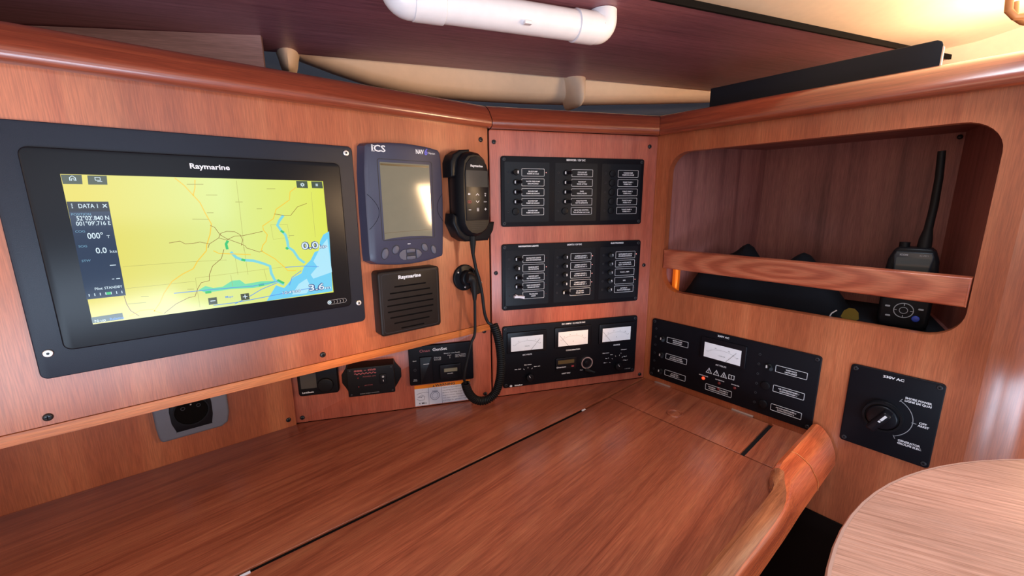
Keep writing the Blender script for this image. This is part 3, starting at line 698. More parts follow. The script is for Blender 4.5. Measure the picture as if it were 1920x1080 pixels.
arcR = [(.3795-.0115*math.sin(math.pi*i/16)**.9, .4195-.048*i/16) for i in range(17)]
pt(M(void_black).ribbon(arcL, .0006, w+.0002).ribbon(arcR, .0006, w+.0002), 'grip_line', nx, 'A', w)
lt = M(white_print).text('ICS', .2688, .4826, .0098, .0225, w+.0003, bold=.02, res=2)
for x in (.2602,): lt.box(x-.0020, x+.0022, .4825, .4834, w, w+.0003).box(x-.0020, x+.0022, .4905, .4914, w, w+.0003)
lt.text('NAV', .3395, .4838, .0070, .0145, w+.0003, bold=.03).text('Navtex', .3620, .4846, .0034, .0120, w+.0003).ribbon([(.3085, .3360), (.3140, .3360)], .0012, w+.0003)
pt(lt, 'lettering', nx, 'A', w)
pt(M(blue_print).text('6', .3510, .4830, .0098, .0060, w+.0003, bold=.03, shear=.2, res=2), 'blue_numeral', nx, 'A', w, 'blue numeral')

# ---------------- loudspeaker
sk = dev('loudspeaker', 'small black loudspeaker with slotted grille under the slate receiver', 'speaker', 'A', .305, .238)
w = .025
pt(M(speaker_mat).rbox(.2525, .3670, .1825, .2930, 0, w, .006, .003), 'body', sk, 'A', w)
pt(M(dark_mark).outline(rrect(.2580, .3618, .1872, .2885, .006), .0006, w+.0002, .0008), 'grille_border', sk, 'A', w)
for i, (a, b) in enumerate(((.2800, .3390), (.2715, .3470), (.2670, .3510), (.2655, .3525), (.2660, .3520), (.2695, .3490), (.2760, .3430), (.2880, .3320))):
    v = .2655-i*.0105
    pt(M(void_black).rbox(a, b, v-.0012, v+.0012, w-.001, w+.0003, .0011), 'grille_slot', sk, 'A', w)
pt(M(white_print).text('Raymarine', .3092, .2783, .0058, .0420, w+.0003, bold=.04, res=2), 'lettering', sk, 'A', w)

# ---------------- radio handset in its cradle, with coiled cord
mc = dev('radio_handset', 'black radio handset with small screen, hung in its cradle with a coiled cord', 'handset', 'A', .44, .41)
w = .044
hb = [(.4380, .3425), (.4525, .3398), (.4665, .3430), (.4785, .3510), (.4862, .3640), (.4880, .3850), (.4885, .4100), (.4880, .4400), (.4850, .4660), (.4760, .4850), (.4625, .4950), (.4465, .4965), (.4320, .4925), (.4225, .4820), (.4190, .4650), (.4180, .4400), (.4180, .4100), (.4185, .3850), (.4200, .3640), (.4270, .3510)]
mb = M(black_plastic).loft([[(x, y, .008) for x, y in inset(hb, .002)], [(x, y, .014) for x, y in hb], [(x, y, .034) for x, y in hb], [(x, y, .040) for x, y in inset(hb, .0025)], [(x, y, w) for x, y in inset(hb, .0065)]])
pt(mb, 'body', mc, 'A', w)
pt(M(black_gloss).slab(inset([(.4270, .3700), (.4810, .3700), (.4815, .4550), (.4770, .4740), (.4650, .4860), (.4530, .4890), (.4400, .4860), (.4290, .4740), (.4260, .4550)], .0015), w-.001, w+.0012, .0006), 'face_plate', mc, 'A', w)
pt(M(lcd_dark).rbox(.4290, .4775, .4325, .4620, w, w+.0018, .001), 'screen', mc, 'A', w)
gl = M(white_print); zz = w+.0016
gl.text('Raymarine', .4530, .4683, .0040, .0270, zz, bold=.03)
gl.slab([(.4320, .4195), (.4345, .4173), (.4345, .4183), (.4375, .4183), (.4375, .4207), (.4345, .4207), (.4345, .4217)], zz-.0005, zz)
gl.ribbon([(.4500, .4172), (.4535, .4205), (.4570, .4172)], .0012, zz).ribbon([(.4500, .4075), (.4535, .4040), (.4570, .4075)], .0012, zz)
gl.ribbon([(.4330, .3910), (.4385, .3910)], .0012, zz).ribbon([(.4690, .3918), (.4740, .3918)], .0012, zz).ribbon([(.4715, .3895), (.4715, .3941)], .0012, zz)
for i in range(3): gl.ribbon([(.4515, .3890+i*.0022), (.4562, .3890+i*.0022)], .0010, zz)
gl.text('16+', .4715, .4045, .0024, .0070, zz); gl.text('HI', .4715, .4195, .0024, .0035, zz); gl.ring(.4715, .4170, zz-.0001, zz, .0013, .0007, 10)
pt(gl, 'key_symbols', mc, 'A', w)
pt(M(red_print).outline(rrect(.4318, .4392, .4030, .4078, .0015), .0006, zz).ring(.4355, .4054, zz-.0001, zz, .0012, .0006, 10), 'red_key', mc, 'A', w, 'red outlined key')
gv = M(dark_mark)
for x in (.4450, .4625): gv.ribbon([(x, .3860), (x, .4230)], .0003, zz)
for i in range(7):
    hw = .020*math.sqrt(max(0, 1-((i-3)/4.2)**2)); gv.ribbon([(.4535-hw, .3545+i*.0035), (.4535+hw, .3545+i*.0035)], .0007, w+.0004)
pt(gv, 'microphone_grille', mc, 'A', w)
w2 = .016
cr = M(black_plastic)
cr.slab([(.4040, .3420), (.4200, .3330), (.4690, .3325), (.4820, .3500), (.4840, .3800), (.4790, .4700), (.4300, .4930), (.4080, .4880), (.4010, .4700), (.4030, .3900)], 0, .012, .003)
cr.slab([(.3905, .4480), (.3990, .4480), (.4080, .4560), (.4300, .4560), (.4300, .4965), (.4100, .4945), (.3960, .4860), (.3905, .4730)], .002, .030, .003)
cr.slab([(.4020, .3440), (.4165, .3340), (.4680, .3333), (.4810, .3520), (.4840, .3680), (.4330, .3680), (.3930, .3850), (.3905, .3680)], .002, .030, .004)
pt(cr, 'cradle', mc, 'A', w2)
FAi = FA.inverted()
def onA(u, v, w):  a, b = off('A', u, v, w); return FA @ Vector((a, b, w))
def onBk(u, v, w): a, b = off('B', u, v, w); return FB @ Vector((a, b, w))
def spline(P, n=10):
    out = []
    for i in range(len(P)-1):
        p0, p1, p2, p3 = P[max(i-1, 0)], P[i], P[i+1], P[min(i+2, len(P)-1)]
        for k in range(n):
            t = k/n; out.append(.5*((2*p1)+(p2-p0)*t+(2*p0-5*p1+4*p2-p3)*t*t+(3*p1-p0-3*p2+p3)*t**3))
    out.append(P[-1]); return out
def wpart(mb, name, par, F, label=None):
    Fi = F.inverted(); mb.v = [tuple(Fi @ Vector(p)) for p in mb.v]; return part(mb, name, par, label)
s0 = [onA(.4416, .3420, .030), onA(.4415, .3300, .030), onA(.4412, .3080, .030)]
mb = M(black_rubber).tube([s0[0], s0[1], s0[1]*.7+s0[2]*.3, s0[2]], [.0062, .0058, .0050, .0034], 10)
for k in range(4):
    p = s0[1]*(1-.2*k-.15)+s0[2]*(.2*k+.15); mb.tube([p, p+(s0[2]-s0[1])*.06], .0056-.0006*k, 10)
wpart(mb, 'strain_relief', mc, FA)
line = spline([s0[2], onA(.4440, .2950, .032), onA(.4475, .2780, .035), onA(.4533, .2600, .037), onA(.4600, .2297, .037), onA(.4650, .1900, .037), onBk(.1665, .1700, .048), onBk(.1715, .1630, .048), onBk(.1770, .1605, .048)], 8)
wpart(M(black_rubber).tube(line, .0030, 8), 'cable', mc, FA)
cpt = [onBk(.1800, .1600, .048), onBk(.1868, .1400, .048), onBk(.1915, .1180, .048), onBk(.1945, .0900, .048), onBk(.1945, .0650, .048), onBk(.1915, .0380, .048), onBk(.1830, .0120, .047), onBk(.1690, -.0010, .046), onBk(.1530, -.0045, .046), onBk(.1380, .0010, .046), onBk(.1270, .0140, .047), onBk(.1205, .0310, .048), onBk(.1190, .0400, .048)]
cp_ = spline(cpt, 24)
acc = [0]
for i in range(1, len(cp_)): acc.append(acc[-1]+(cp_[i]-cp_[i-1]).length)
turns = 58; hel = []; nn = Vector((-nB.x, -nB.y, 0)); j = 0
for k in range(turns*12+1):
    s_ = acc[-1]*k/(turns*12)
    while j < len(acc)-2 and acc[j+1] < s_: j += 1
    t_ = (s_-acc[j])/max(acc[j+1]-acc[j], 1e-9); p = cp_[j].lerp(cp_[j+1], t_); tg = (cp_[j+1]-cp_[j]).normalized()
    b_ = tg.cross(nn).normalized(); n2 = b_.cross(tg); a_ = 2*math.pi*k/12
    hel.append(p+(b_*math.cos(a_)+n2*math.sin(a_))*.0068)
wpart(M(black_rubber).tube(hel, .0021, 6), 'coiled_cord', mc, FA)
tail = spline([onBk(.1190, .0400, .050), onBk(.1165, .0480, .052), onBk(.1180, .0650, .055), onBk(.1240, .0900, .055), onBk(.1330, .1250, .055), onA(.4405, .1500, .030), onA(.4422, .1900, .028), onA(.4425, .2250, .026)], 8)
wpart(M(black_rubber).tube(tail, .0027, 8), 'tail_cable', mc, FA)
mb = M(black_rubber).tube([onA(.4425, .2180, .030), onA(.4425, .2300, .030), onA(.4420, .2440, .030), onA(.4410, .2540, .030), onA(.4380, .2600, .029), onA(.4320, .2630, .0275), onA(.4270, .2640, .0265)], [.0034, .0050, .0062, .0072, .0088, .0098, .0090], 12)
wpart(mb, 'plug', mc, FA)

ck = dev('cable_socket', 'round black bulkhead socket with four bright screws below the handset', 'socket', 'A', .425, .265)
w = .005
pt(M(black_plastic).cyl(.4225, .2645, 0, w, .0250, 32, bev=.002), 'flange', ck, 'A', w)
pt(M(black_plastic).cyl(.4240, .2640, w, .017, .0150, 20, bev=.003), 'collar', ck, 'A', w)
pt(M(black_rubber).slab([(.4380, .2380), (.4400, .2320), (.4480, .2270), (.4590, .2290), (.4640, .2380), (.4600, .2500), (.4520, .2620), (.4440, .2800), (.4400, .2790), (.4430, .2600), (.4440, .2500)], .006, .014, .003), 'cap_strap', ck, 'A', .014)
for u, v in ((.4070, .2762), (.4365, .2788), (.4215, .2465)): screw(ck, 'A', u*(1-w/YA), CAMZ+(v-CAMZ)*(1-w/YA), .0022, w, steel, h=.0016)
screw(ck, 'A', .4490, .2540, .0020, .0140, steel, h=.0016)

# ---------------- instruments under the ledge, on the back wall
d1 = dev('battery_monitor', 'small black instrument with square display and round dial, half under the ledge', 'battery monitor', 'B', -.157, .075)
w = .012
pt(M(black_plastic).rbox(-.1925, -.1220, .0518, .1080, 0, w, .006, .003), 'body', d1, 'B', w)
pt(M(lcd_dark).rbox(-.1870, -.1600, .0672, .0960, w, w+.0005, .001), 'display', d1, 'B', w)
pt(M(black_plastic).cyl(-.1448, .0705, w-.001, w+.004, .0140, 28, bev=.002), 'dial', d1, 'B', w)
pt(M(white_print).text('LinkBasic', -.1760, .0580, .0028, .0200, w+.0003, bold=.04), 'lettering', d1, 'B', w)
d2 = dev('radar_reflector_box', 'black screwed box with red wavy line and rocker switch, middle under the ledge', 'control box', 'B', -.062, .075)
hexo = [(-.1160, .0700), (-.1085, .0560), (-.1060, .0500), (-.0190, .0500), (-.0140, .0580), (-.0070, .0700), (-.0070, .0860), (-.0170, .1000), (-.0200, .1080), (-.1050, .1080), (-.1080, .0980), (-.1160, .0860)]
pt(M(black_plastic).slab(hexo, 0, .004, .001), 'flange', d2, 'B', .004)
w = .034
pt(M(black_plastic).rbox(-.1066, -.0204, .0392, .0972, .003, w, .002, .0012), 'body', d2, 'B', w)
for u, v in ((-.1010, .0440), (-.0255, .0440), (-.0255, .0925), (-.1010, .0925)): pt(M(dark_mark).cyl(u, v, w, w+.0006, .0018, 12, bev=.0003), 'screw', d2, 'B', w)
mb = M(maroon_print).text('sea - me', -.0735, .0895, .0046, .0400, w+.0003, bold=.05)
for k in range(3): pass
mb.ribbon([(-.0930+.0392*i/48, .0850+.0013*math.sin(i*2*math.pi/8)) for i in range(49)], .0016, w+.0004)
mb.text('POWER ON', -.0665, .0770, .0024, .0230, w+.0003).text('ACTIVE', -.0690, .0590, .0024, .0150, w+.0003)
pt(mb, 'red_lettering', d2, 'B', w, 'dull red lettering and wavy line')
pt(M(grey_print).text('RADAR TARGET ENHANCER', -.0680, .0430, .0016, .0350, w+.0003), 'lettering', d2, 'B', w)
rs = pt(M(black_gloss).rbox(-.0475, -.0352, .0605, .0800, w-.001, w+.003, .001, .0008), 'rocker_switch', d2, 'B', w)
pt(M(white_print).ring(-.0413, .0752, w+.003, w+.0033, .0019, .0012, 14).box(-.0417, -.0409, .0655, .0690, w+.003, w+.0033), 'switch_marks', rs, 'B', w)
for v in (.0770, .0590): pt(M(red_dim).cyl(-.0870, v, w, w+.001, .0012, 10), 'indicator', d2, 'B', w)
d3 = dev('generator_control', 'black generator start panel with hour meter, right of the red-lettered box', 'control panel', 'B', .072, .09)
w = .006
pt(M(black_panel).rbox(.0085, .1363, .0475, .1288, 0, w, .003, .0015), 'body', d3, 'B', w)
rk = pt(M(black_gloss).rbox(.0292, .0535, .0510, .1065, w-.001, w+.004, .001, .001), 'rocker_switch', d3, 'B', w)
pt(M(white_print).box(.0360, .0470, .0915, .0925, w+.004, w+.0042), 'switch_mark', rk, 'B', w)
hm = pt(M(black_gloss).rbox(.0675, .1100, .0560, .0860, w-.001, w+.004, .002, .0012), 'hour_meter', d3, 'B', w)
pt(M(lcd).box(.0760, .1025, .0705, .0780, w+.0038, w+.0042), 'meter_window', hm, 'B', w)
mb = M(white_print).text('GenSet', .0695, .1165, .0056, .0285, w+.0003, bold=.02).text('Start', .0195, .0982, .0018, .0070, w+.0003).text('Stop', .0190, .0590, .0018, .0060, w+.0003).text('Preheat', .0190, .0565, .0016, .0080, w+.0003)
mb.text('Electric Last Faults', .0935, .1080, .0018, .0320, w+.0003).text('Fuel', .0880, .1035, .0018, .0070, w+.0003)
for i, (a, b) in enumerate((('Glowing', 'Service Checks'), ('Low Oil', 'High Temperature'), ('Over Speed', 'Over Current'))):
    mb.text(a, .0600, .1015-i*.0026, .0015, .0110, w+.0003, 'L').text(b, .1000, .1035-i*.0026, .0015, .0210, w+.0003, 'L')
mb.ribbon([(.0588, .1035), (.0575, .1010), (.0588, .0955)], .0005, w+.0003).ribbon([(.0890, .1020), (.0890, .0975)], .0004, w+.0003)
mb.text('HOURS', .0880, .0660, .0018, .0110, w+.0042)
pt(mb, 'lettering', d3, 'B', w)
pt(M(maroon_print).text('Onan', .0400, .1158, .0054, .0205, w+.0003, bold=.02), 'red_lettering', d3, 'B', w, 'dull red word')
pt(M(dark_mark).ring(.0195, .0800, w-.001, w+.0008, .0028, .0018, 16), 'button', d3, 'B', w)
st = dev('warning_sticker', 'white warning sticker with an orange band and two small drawings', 'sticker', 'B', .07, .025)
pt(M(sticker_white).box(.0163, .1285, .0027, .0395, 0, .0004), 'paper', st, 'B')
pt(M(sticker_orange).box(.0163, .1285, .0395, .0468, 0, .0004), 'band', st, 'B', 0, 'orange band')
mb = M(ink).text('WARNING', .0770, .0406, .0048, .0400, .0006, bold=.03).slab([(.0520, .0405), (.0560, .0405), (.0540, .0445)], .0004, .0006)
mb.text('4 Min', .0310, .0060, .0038, .0160, .0006, bold=.01); pt(mb, 'lettering', st, 'B')
mb = M(sticker_ink).text('1', .0310, .0350, .0022, None, .0006).text('2', .0565, .0350, .0022, None, .0006)
mb.ribbon([(.0435, .0027), (.0435, .0395)], .0006, .0006).ribbon([(.0700, .0027), (.0700, .0395)], .0006, .0006)
mb.ring(.0560, .0215, .0004, .0006, .0095, .0086, 28).ring(.0560, .0215, .0004, .0006, .0062, .0056, 24)
mb.outline([(.0510, .0290), (.0610, .0290), (.0610, .0325), (.0510, .0325)], .0006, .0006)
mb.ribbon([(.0200, .0270), (.0250, .0300), (.0400, .0310), (.0430, .0290)], .0007, .0006).ribbon([(.0200, .0180), (.0260, .0140), (.0340, .0150), (.0360, .0220), (.0300, .0260), (.0240, .0230), (.0300, .0200)], .0008, .0006).ribbon([(.0215, .0215), (.0330, .0222)], .0010, .0006)
for i, s_ in enumerate(('Operating engine can start', 'causing personal injury.', 'Before starting engine read', 'engine owner manual. Check', 'and clean engine compartment', 'and bilge for gasoline vapors')):
    mb.text(s_, .0715, .0350-i*.0056, .0026, .054, .0006, 'L')
pt(mb, 'drawings_and_text', st, 'B')

# ---------------- mains socket on the recessed wall
so = dev('wall_socket', 'grey round-cornered wall socket half hidden under the left ledge', 'socket', 'L', -.008, .075)
w = .011
fo_ = [(-.0500, .0372), (.0260, .0372), (.0352, .0430), (.0388, .0600), (.0392, .0900), (.0380, .1130), (.0300, .1180), (-.0470, .1180), (-.0555, .1120), (-.0565, .0900), (-.0560, .0620), (-.0545, .0470), (-.0530, .0400)]
pt(M(socket_grey).slab(fo_, 0, w, .004), 'frame_plate', so, 'L', w)
inn = [(-.0320, .0490), (.0135, .0490), (.0165, .0650), (.0170, .0850), (.0150, .1080), (-.0340, .1080), (-.0372, .0850), (-.0365, .0650)]
pt(M(black_gloss).slab(inn, w-.002, w+.0012, .0008), 'insert', so, 'L', w)
mb = M(black_plastic).ring(-.0100, .0790, w, w+.0030, .0235, .0215, 36); mb.mat(void_black).cyl(-.0100, .0790, w, w+.0015, .0215, 36)
pt(mb, 'socket_well', so, 'L', w)
pt(M(steel).ball((-.0095, .0905, w+.002), .0016, .0016, .002), 'earth_pin', so, 'L', w)
for x in (-.0200, .0000): pt(M(dark_mark).ring(x, .0860, w+.0014, w+.0018, .0030, .0020, 14), 'pin_hole', so, 'L', w)
pt(M(socket_grey).box(-.0325, .0140, .0478, .0492, w-.001, w+.0022, .0005), 'insert_lip', so, 'L', w)

# ================================================================== SWITCH PANELS
def face(fr, name, label, x0, x1, y0, y1, r=.005, scr=True, cat='switch panel'):
    e = dev(name, label, cat, fr, (x0+x1)/2, (y0+y1)/2)
    w = .004
    pt(M(black_panel).rbox(x0, x1, y0, y1, 0, w, r, .0010), 'face_plate', e, fr, w)
    if scr:
        for u in (x0+.0062, x1-.0062):
            for v in (y0+.0062, y1-.0062):
                mb = M(screw_black).cyl(u, v, w, w+.0008, .0034, 16, bev=.0005); mb.mat(dark_mark).ring(u, v, w+.0008, w+.0010, .0026, .0019, 16)
                mb.mat(void_black).cyl(u, v, w+.0008, w+.0010, .0011, 6)
                pt(mb, 'screw', e, fr, w)
    return e
PW = .004
def hole(e, fr, u, v, r=.0021):
    pt(M(dark_mark).ring(u, v, PW-.0002, PW+.0009, r, r*.55, 14).mat(void_black).cyl(u, v, PW-.0002, PW+.0003, r*.6, 10), 'breaker_hole', e, fr, PW)
def lab(e, fr, x0, x1, vc, hh, a, b_=None, name='breaker_label', ang=0, res=1):
    mb = M(white_print).outline(rrect(x0, x1, vc-hh, vc+hh, .0014, 3), .00055, PW+.0007, .0008)
    xc = (x0+x1)/2; mw = (x1-x0)*.80
    lw = lambda s: min(mw, len(s)*.00175+.001)
    if b_:
        mb.text(a, xc, vc+.0006, .0024, lw(a), PW+.0004, bold=.03); mb.text(b_, xc, vc-.0036, .0024, lw(b_), PW+.0004, bold=.03)
    else: mb.text(a, xc, vc-.0013, .0026, lw(a), PW+.0004, bold=.03)
    return pt(mb, name, e, fr, PW)
def toggle(e, fr, u, v, on):
    """round-necked toggle breaker; the lever leans right when off"""
    s_ = pt(M(black_rubber).cyl(u+.0035, v, PW, PW+.004, .0058, 18, bev=.0015), 'breaker_switch', e, fr, PW)
    du = -.0050 if on else .0070
    mb = M(black_gloss).tube([(u+.0035, v, PW+.002), (u+.0035+du*.5, v, PW+.008), (u+.0035+du, v, PW+.012)], [.0030, .0030, .0034], 10)
    pt(mb, 'lever', s_, fr, PW)
    x = u+(.0062 if on else .0005)
    pt(M(white_print).box(x-.0011, x+.0011, v-.0025, v+.0025, PW+.0038, PW+.0050), 'switch_mark', s_, fr, PW)
def blank(e, fr, u, v, r=.0070):
    pt(M(dark_mark if False else black_plastic).cyl(u, v, PW, PW+.0030, r, 24, bev=.0012), 'blanking_cap', e, fr, PW)
def led(e, fr, u, v, lit=True, r=.0008, name='indicator_lamp'):
    pt(M(pin_led if lit else red_dim).cyl(u, v, PW, PW+.0009, r, 10, bev=.0003), name, e, fr, PW, None)
def module(e, fr, x0, x1, y0, y1):
    pt(M(black_gloss).rbox(x0, x1, y0, y1, PW, PW+.0003, .002), 'module_plate', e, fr, PW)

sv = face('B', 'services_panel', 'top black breaker panel headed SERVICES on the back wall', .1990, .5090, .3572, .4908)
for a in ((.2060, .2975), (.3095, .4015), (.4115, .5020)): module(sv, 'B', a[0], a[1], .3660, .4800)
pt(M(white_print).text('SERVICES / 12V DC', .3535, .4842, .0032, .0410, PW+.0004, bold=.04), 'heading', sv, 'B', PW)
rows = [.4611-.01865*i for i in range(5)]
TXT = [[('BILGE PUMP', 'POMPE DE CALE'), ('WATER PRESS PUMP', "GROUPE D'EAU"), ('SHOWER PUMP', 'POMPE DE DOUCHE'), ('SHOWER PUMP', 'POMPE DE DOUCHE'), ('SHOWER PUMP', 'POMPE DE DOUCHE')],
       [('COOLING SET', 'GROUPE FROID'), ('FRIGOBOAT', 'FROID ATTELE'), ('FANS', 'VENTILATEURS'), ('GALLEY BLOWER', 'HOTTE ASPIRANTE'), ('USA LP GAS CONTROL', 'Turn off when not in use')],
       [('WASHING PUMP', 'POMPE DE LAVAGE'), ('TOILET PUMP 1', 'POMPE WC 1'), ('TOILET PUMP 2', 'POMPE WC 2'), ('TOILET PUMP 3', 'POMPE WC 3'), ('TOILET PUMP 4', 'POMPE WC 4')]]
for c, (hu, bx0, bx1) in enumerate(((.2127, .2402, .2868), (.3167, .3450, .3913), (.4205, .4486, .4957))):
    for r_, v in enumerate(rows):
        hole(sv, 'B', hu, v); lab(sv, 'B', bx0, bx1, v-.0002, .0072, *TXT[c][r_])
        if c == 2 or r_ == 4: blank(sv, 'B', hu+.0150, v)
        else: toggle(sv, 'B', hu+.0130, v, c == 0 and r_ == 0)
        if c == 0 and r_ == 0: led(sv, 'B', .2907, v)

lp = face('B', 'lights_panel', 'middle black breaker panel headed NAVIGATION LIGHTS, with a row of lit red pin lamps', .1990, .5115, .1874, .3226)
for a in ((.2060, .2985), (.3102, .4035), (.4140, .5045)): module(lp, 'B', a[0], a[1], .1968, .3100)
pt(M(white_print).text('NAVIGATION LIGHTS', .2546, .3165, .0030, .0422, PW+.0004, bold=.04).text('LIGHTS / 12V DC', .3549, .3165, .0030, .0330, PW+.0004, bold=.04).text('ELECTRONICS', .4537, .3165, .0030, .0300, PW+.0004, bold=.04), 'heading', lp, 'B', PW)
rows = [.2918-.01872*i for i in range(5)]
TXT = [[('NAVIGATION LIGHTS', 'FEUX DE NAVIGATION'), ('ENGINE LIGHT', 'FEU DE ROUTE'), ('ANCHOR LIGHT', 'FEU DE MOUILLAGE'), ('DECK FLOODLIGHTS', 'ECLAIRAGE PONT'), ('TRI-COLOUR', 'LIGHT')],
       [('CABINS LIGHTS 1', 'ECLAIRAGE INT. 1'), ('CABINS LIGHTS 2', 'ECLAIRAGE INT. 2'), ('CABINS LIGHTS 3', 'ECLAIRAGE INT. 3'), ('CABINS LIGHTS 4', 'ECLAIRAGE INT. 4'), ('12V PLUGS', 'PRISES 12V')],
       [('INSTRUMENTS LIGHTS', 'ECLAIRAGE INSTRUM.'), ('NAV. INSTRUMENTS', 'ELECT. NAVIGATION'), ('V.H.F., HIFI', None), ('GPS', None), ('AUTOPILOT', 'PILOTE AUTOMATIQUE')]]
on = {(0, 1), (1, 0), (1, 1), (1, 2), (1, 3), (2, 0), (2, 1), (2, 2), (2, 3), (2, 4)}
lit = {(0, 1), (1, 0), (1, 1), (1, 2), (1, 3), (2, 0), (2, 3)}
for c, (hu, bx0, bx1, lu) in enumerate(((.2138, .2423, .2888, .2931), (.3176, .3468, .3937, .3967), (.4223, .4513, .4983, .5014))):
    for r_, v in enumerate(rows):
        hole(lp, 'B', hu, v+.0008); lab(lp, 'B', bx0, bx1, v, .0076, *TXT[c][r_])
        if (c, r_) != (0, 4): toggle(lp, 'B', hu+.0135, v+.0008, (c, r_) in on)
        led(lp, 'B', lu, v+.0010, (c, r_) in lit, .0008 if (c, r_) in lit else .0006)
pt(M(tape_white).slab([(.2225, .2140), (.2330, .2136), (.2440, .2110), (.2442, .2168), (.2340, .2180), (.2290, .2186), (.2285, .2205), (.2262, .2205), (.2258, .2184), (.2225, .2182)], PW, PW+.009, .001), 'taped_switch', lp, 'B', PW, 'switch wrapped in white tape')

def meter(e, fr, x0, x1, y0, y1, ang, unit, nums, nx_=.62):
    m_ = pt(M(black_gloss).rbox(x0-.0080, x1+.0085, y0-.0045, y1+.0100, PW-.001, PW+.0035, .0020, .0010), 'panel_meter', e, fr, PW)
    z_ = PW+.0037
    pt(M(meter_white).box(x0, x1, y0, y1, PW+.003, z_), 'dial_face', m_, fr, PW, 'white dial')
    cx, cy = x0+(x1-x0)*nx_, y0; R1 = (y1-y0)*.95
    mb = M(ink); ax = (x0+x1)/2
    arc_ = [(ax+(x1-x0)*.40*math.cos(R_(a)), y0+(y1-y0)*(.30+.38*math.sin(R_(a)))) for a in range(168, 11, -6)]
    mb.ribbon(arc_, .00025, z_+.0002)
    for i, s_ in enumerate(nums):
        a = R_(165-150*i/(len(nums)-1)); px, py = ax+(x1-x0)*.43*math.cos(a), y0+(y1-y0)*(.30+.46*math.sin(a))
        mb.text(s_, px, py, .0017, None, z_+.0002)
    mb.text(unit, ax, y0+.0085, .0022, None, z_+.0002)
    L = R1/max(math.sin(R_(ang)), .3)*.80
    mb.ribbon([(cx, cy+.0004), (cx+L*math.cos(R_(ang)), cy+L*math.sin(R_(ang)))], .00045, z_+.0004)
    pt(mb, 'dial_marks', m_, fr, PW)
dc = face('B', 'dc_meter_panel', 'bottom black panel with three white meters on the back wall', .1990, .5140, .0172, .1530, cat='meter panel')
pt(M(white_print).text('DC AMPS / 12 VOLTS DC', .3572, .1466, .0030, .0545, PW+.0004, bold=.04).text('DC VOLTS', .2525, .0864, .0028, .0205, PW+.0004, bold=.03).text('CONSOMMATION', .3575, .0864, .0028, .0330, PW+.0004, bold=.03).text('CHARGE', .4640, .0868, .0028, .0165, PW+.0004, bold=.03).text('DEBIT EAU', .3420, .0335, .0026, .0200, PW+.0004, bold=.03), 'heading', dc, 'B', PW)
meter(dc, 'B', .2158, .2864, .0987, .1300, 50, 'Volt DC', ['8', '10', '12', '14', '16'])
meter(dc, 'B', .3213, .3904, .0992, .1315, 130, 'A', ['0', '10', '20', '30', '40', '50'], .34)
meter(dc, 'B', .4260, .4957, .0990, .1302, 130, 'A', ['0', '10', '20', '30', '40', '60'], .30)
def knob(e, fr, u, v, a, r=.0085):
    k_ = pt(M(black_gloss).cyl(u, v, PW, PW+.009, r, 24, bev=.002, ), 'selector_knob', e, fr, PW)
    pt(M(white_print).ribbon([(u+math.cos(R_(a))*.001, v+math.sin(R_(a))*.001), (u+math.cos(R_(a))*r*.75, v+math.sin(R_(a))*r*.75)], .0009, PW+.0093), 'pointer', k_, fr, PW)
knob(dc, 'B', .2570, .0370, 115); knob(dc, 'B', .4690, .0380, 118)
mb = M(white_print)
for u, v, a, s_, au, av in ((.2440, .0565, 128, 'Batt. Serv', .2315, .0560), (.2540, .0595, 90, 'Batt. moteur', .2540, .0640), (.2640, .0565, 58, 'Batt. aux', .2745, .0580)):
    mb.ribbon([(u, v), (u-.0030*math.cos(R_(a)), v+0-.0030*math.sin(R_(a)))], .0008, PW+.0004); mb.text(s_, au, av, .0020, .0165 if 'mo' in s_ else .0140, PW+.0004, bold=.03)
for u, v, a in ((.4500, .0470, 160), (.4555, .0550, 140), (.4630, .0600, 108), (.4720, .0610, 75), (.4790, .0560, 45), (.4820, .0490, 20)):
    mb.ribbon([(u, v), (u+.0030*math.cos(R_(a)), v+.0030*math.sin(R_(a)))], .0008, PW+.0004)
for s_, u, v, w_ in (('Alternateur', .4375, .0705, .0170), ('Chargeur', .4830, .0745, .0150), ('Mot.', .4525, .0650, .0060), ('Bat. 2', .4415, .0575, .0080), ('Bat. 1', .4375, .0475, .0080), ('1', .4760, .0660, .0010), ('Bat. 2', .4870, .0575, .0080), ('Bat. 1', .4900, .0480, .0080)):
    mb.text(s_, u, v, .0020, w_, PW+.0004, bold=.03)
mb.text('Scheiber', .2330, .0195, .0028, .0180, PW+.0004, bold=.05).text('11.521.0000', .4950, .0270, .0015, .0140, PW+.0004).text('Pass', .3790, .0370, .0022, .0070, PW+.0004)
mb.slab([(.2160, .0175), (.2195, .0205), (.2160, .0235), (.2125, .0205)], PW, PW+.0004)
pt(mb, 'lettering', dc, 'B', PW)
wm = pt(M(black_gloss).rbox(.3170, .3660, .0440, .0720, PW-.001, PW+.003, .002, .001), 'water_meter', dc, 'B', PW)
pt(M(lcd_olive).box(.3215, .3595, .0585, .0670, PW+.0028, PW+.0034), 'window', wm, 'B', PW)
pt(M(white_print).text('Quantum', .3290, .0500, .0030, .0220, PW+.0034, shear=.3, bold=.03), 'lettering', wm, 'B', PW)
pt(M(red_print).rbox(.3530, .3590, .0495, .0530, PW+.0028, PW+.0040, .001), 'red_button', wm, 'B', PW, 'red button')
kr = pt(M(steel).ring(.3905, .0545, PW-.001, PW+.0040, .0138, .0115, 36), 'steel_ring', dc, 'B', PW, 'bright steel ring')
pt(M(black_gloss).cyl(.3905, .0545, PW-.001, PW+.0020, .0115, 28).cyl(.3905, .0545, PW, PW+.0045, .0060, 20, bev=.001), 'ring_insert', kr, 'B', PW)
pt(M(black_plastic).tube([(.3880, .0385, PW+.002), (.3960, .0365, PW+.008), (.4060, .0335, PW+.012)], [.0040, .0036, .0030], 10), 'hinged_cap', dc, 'B', PW)

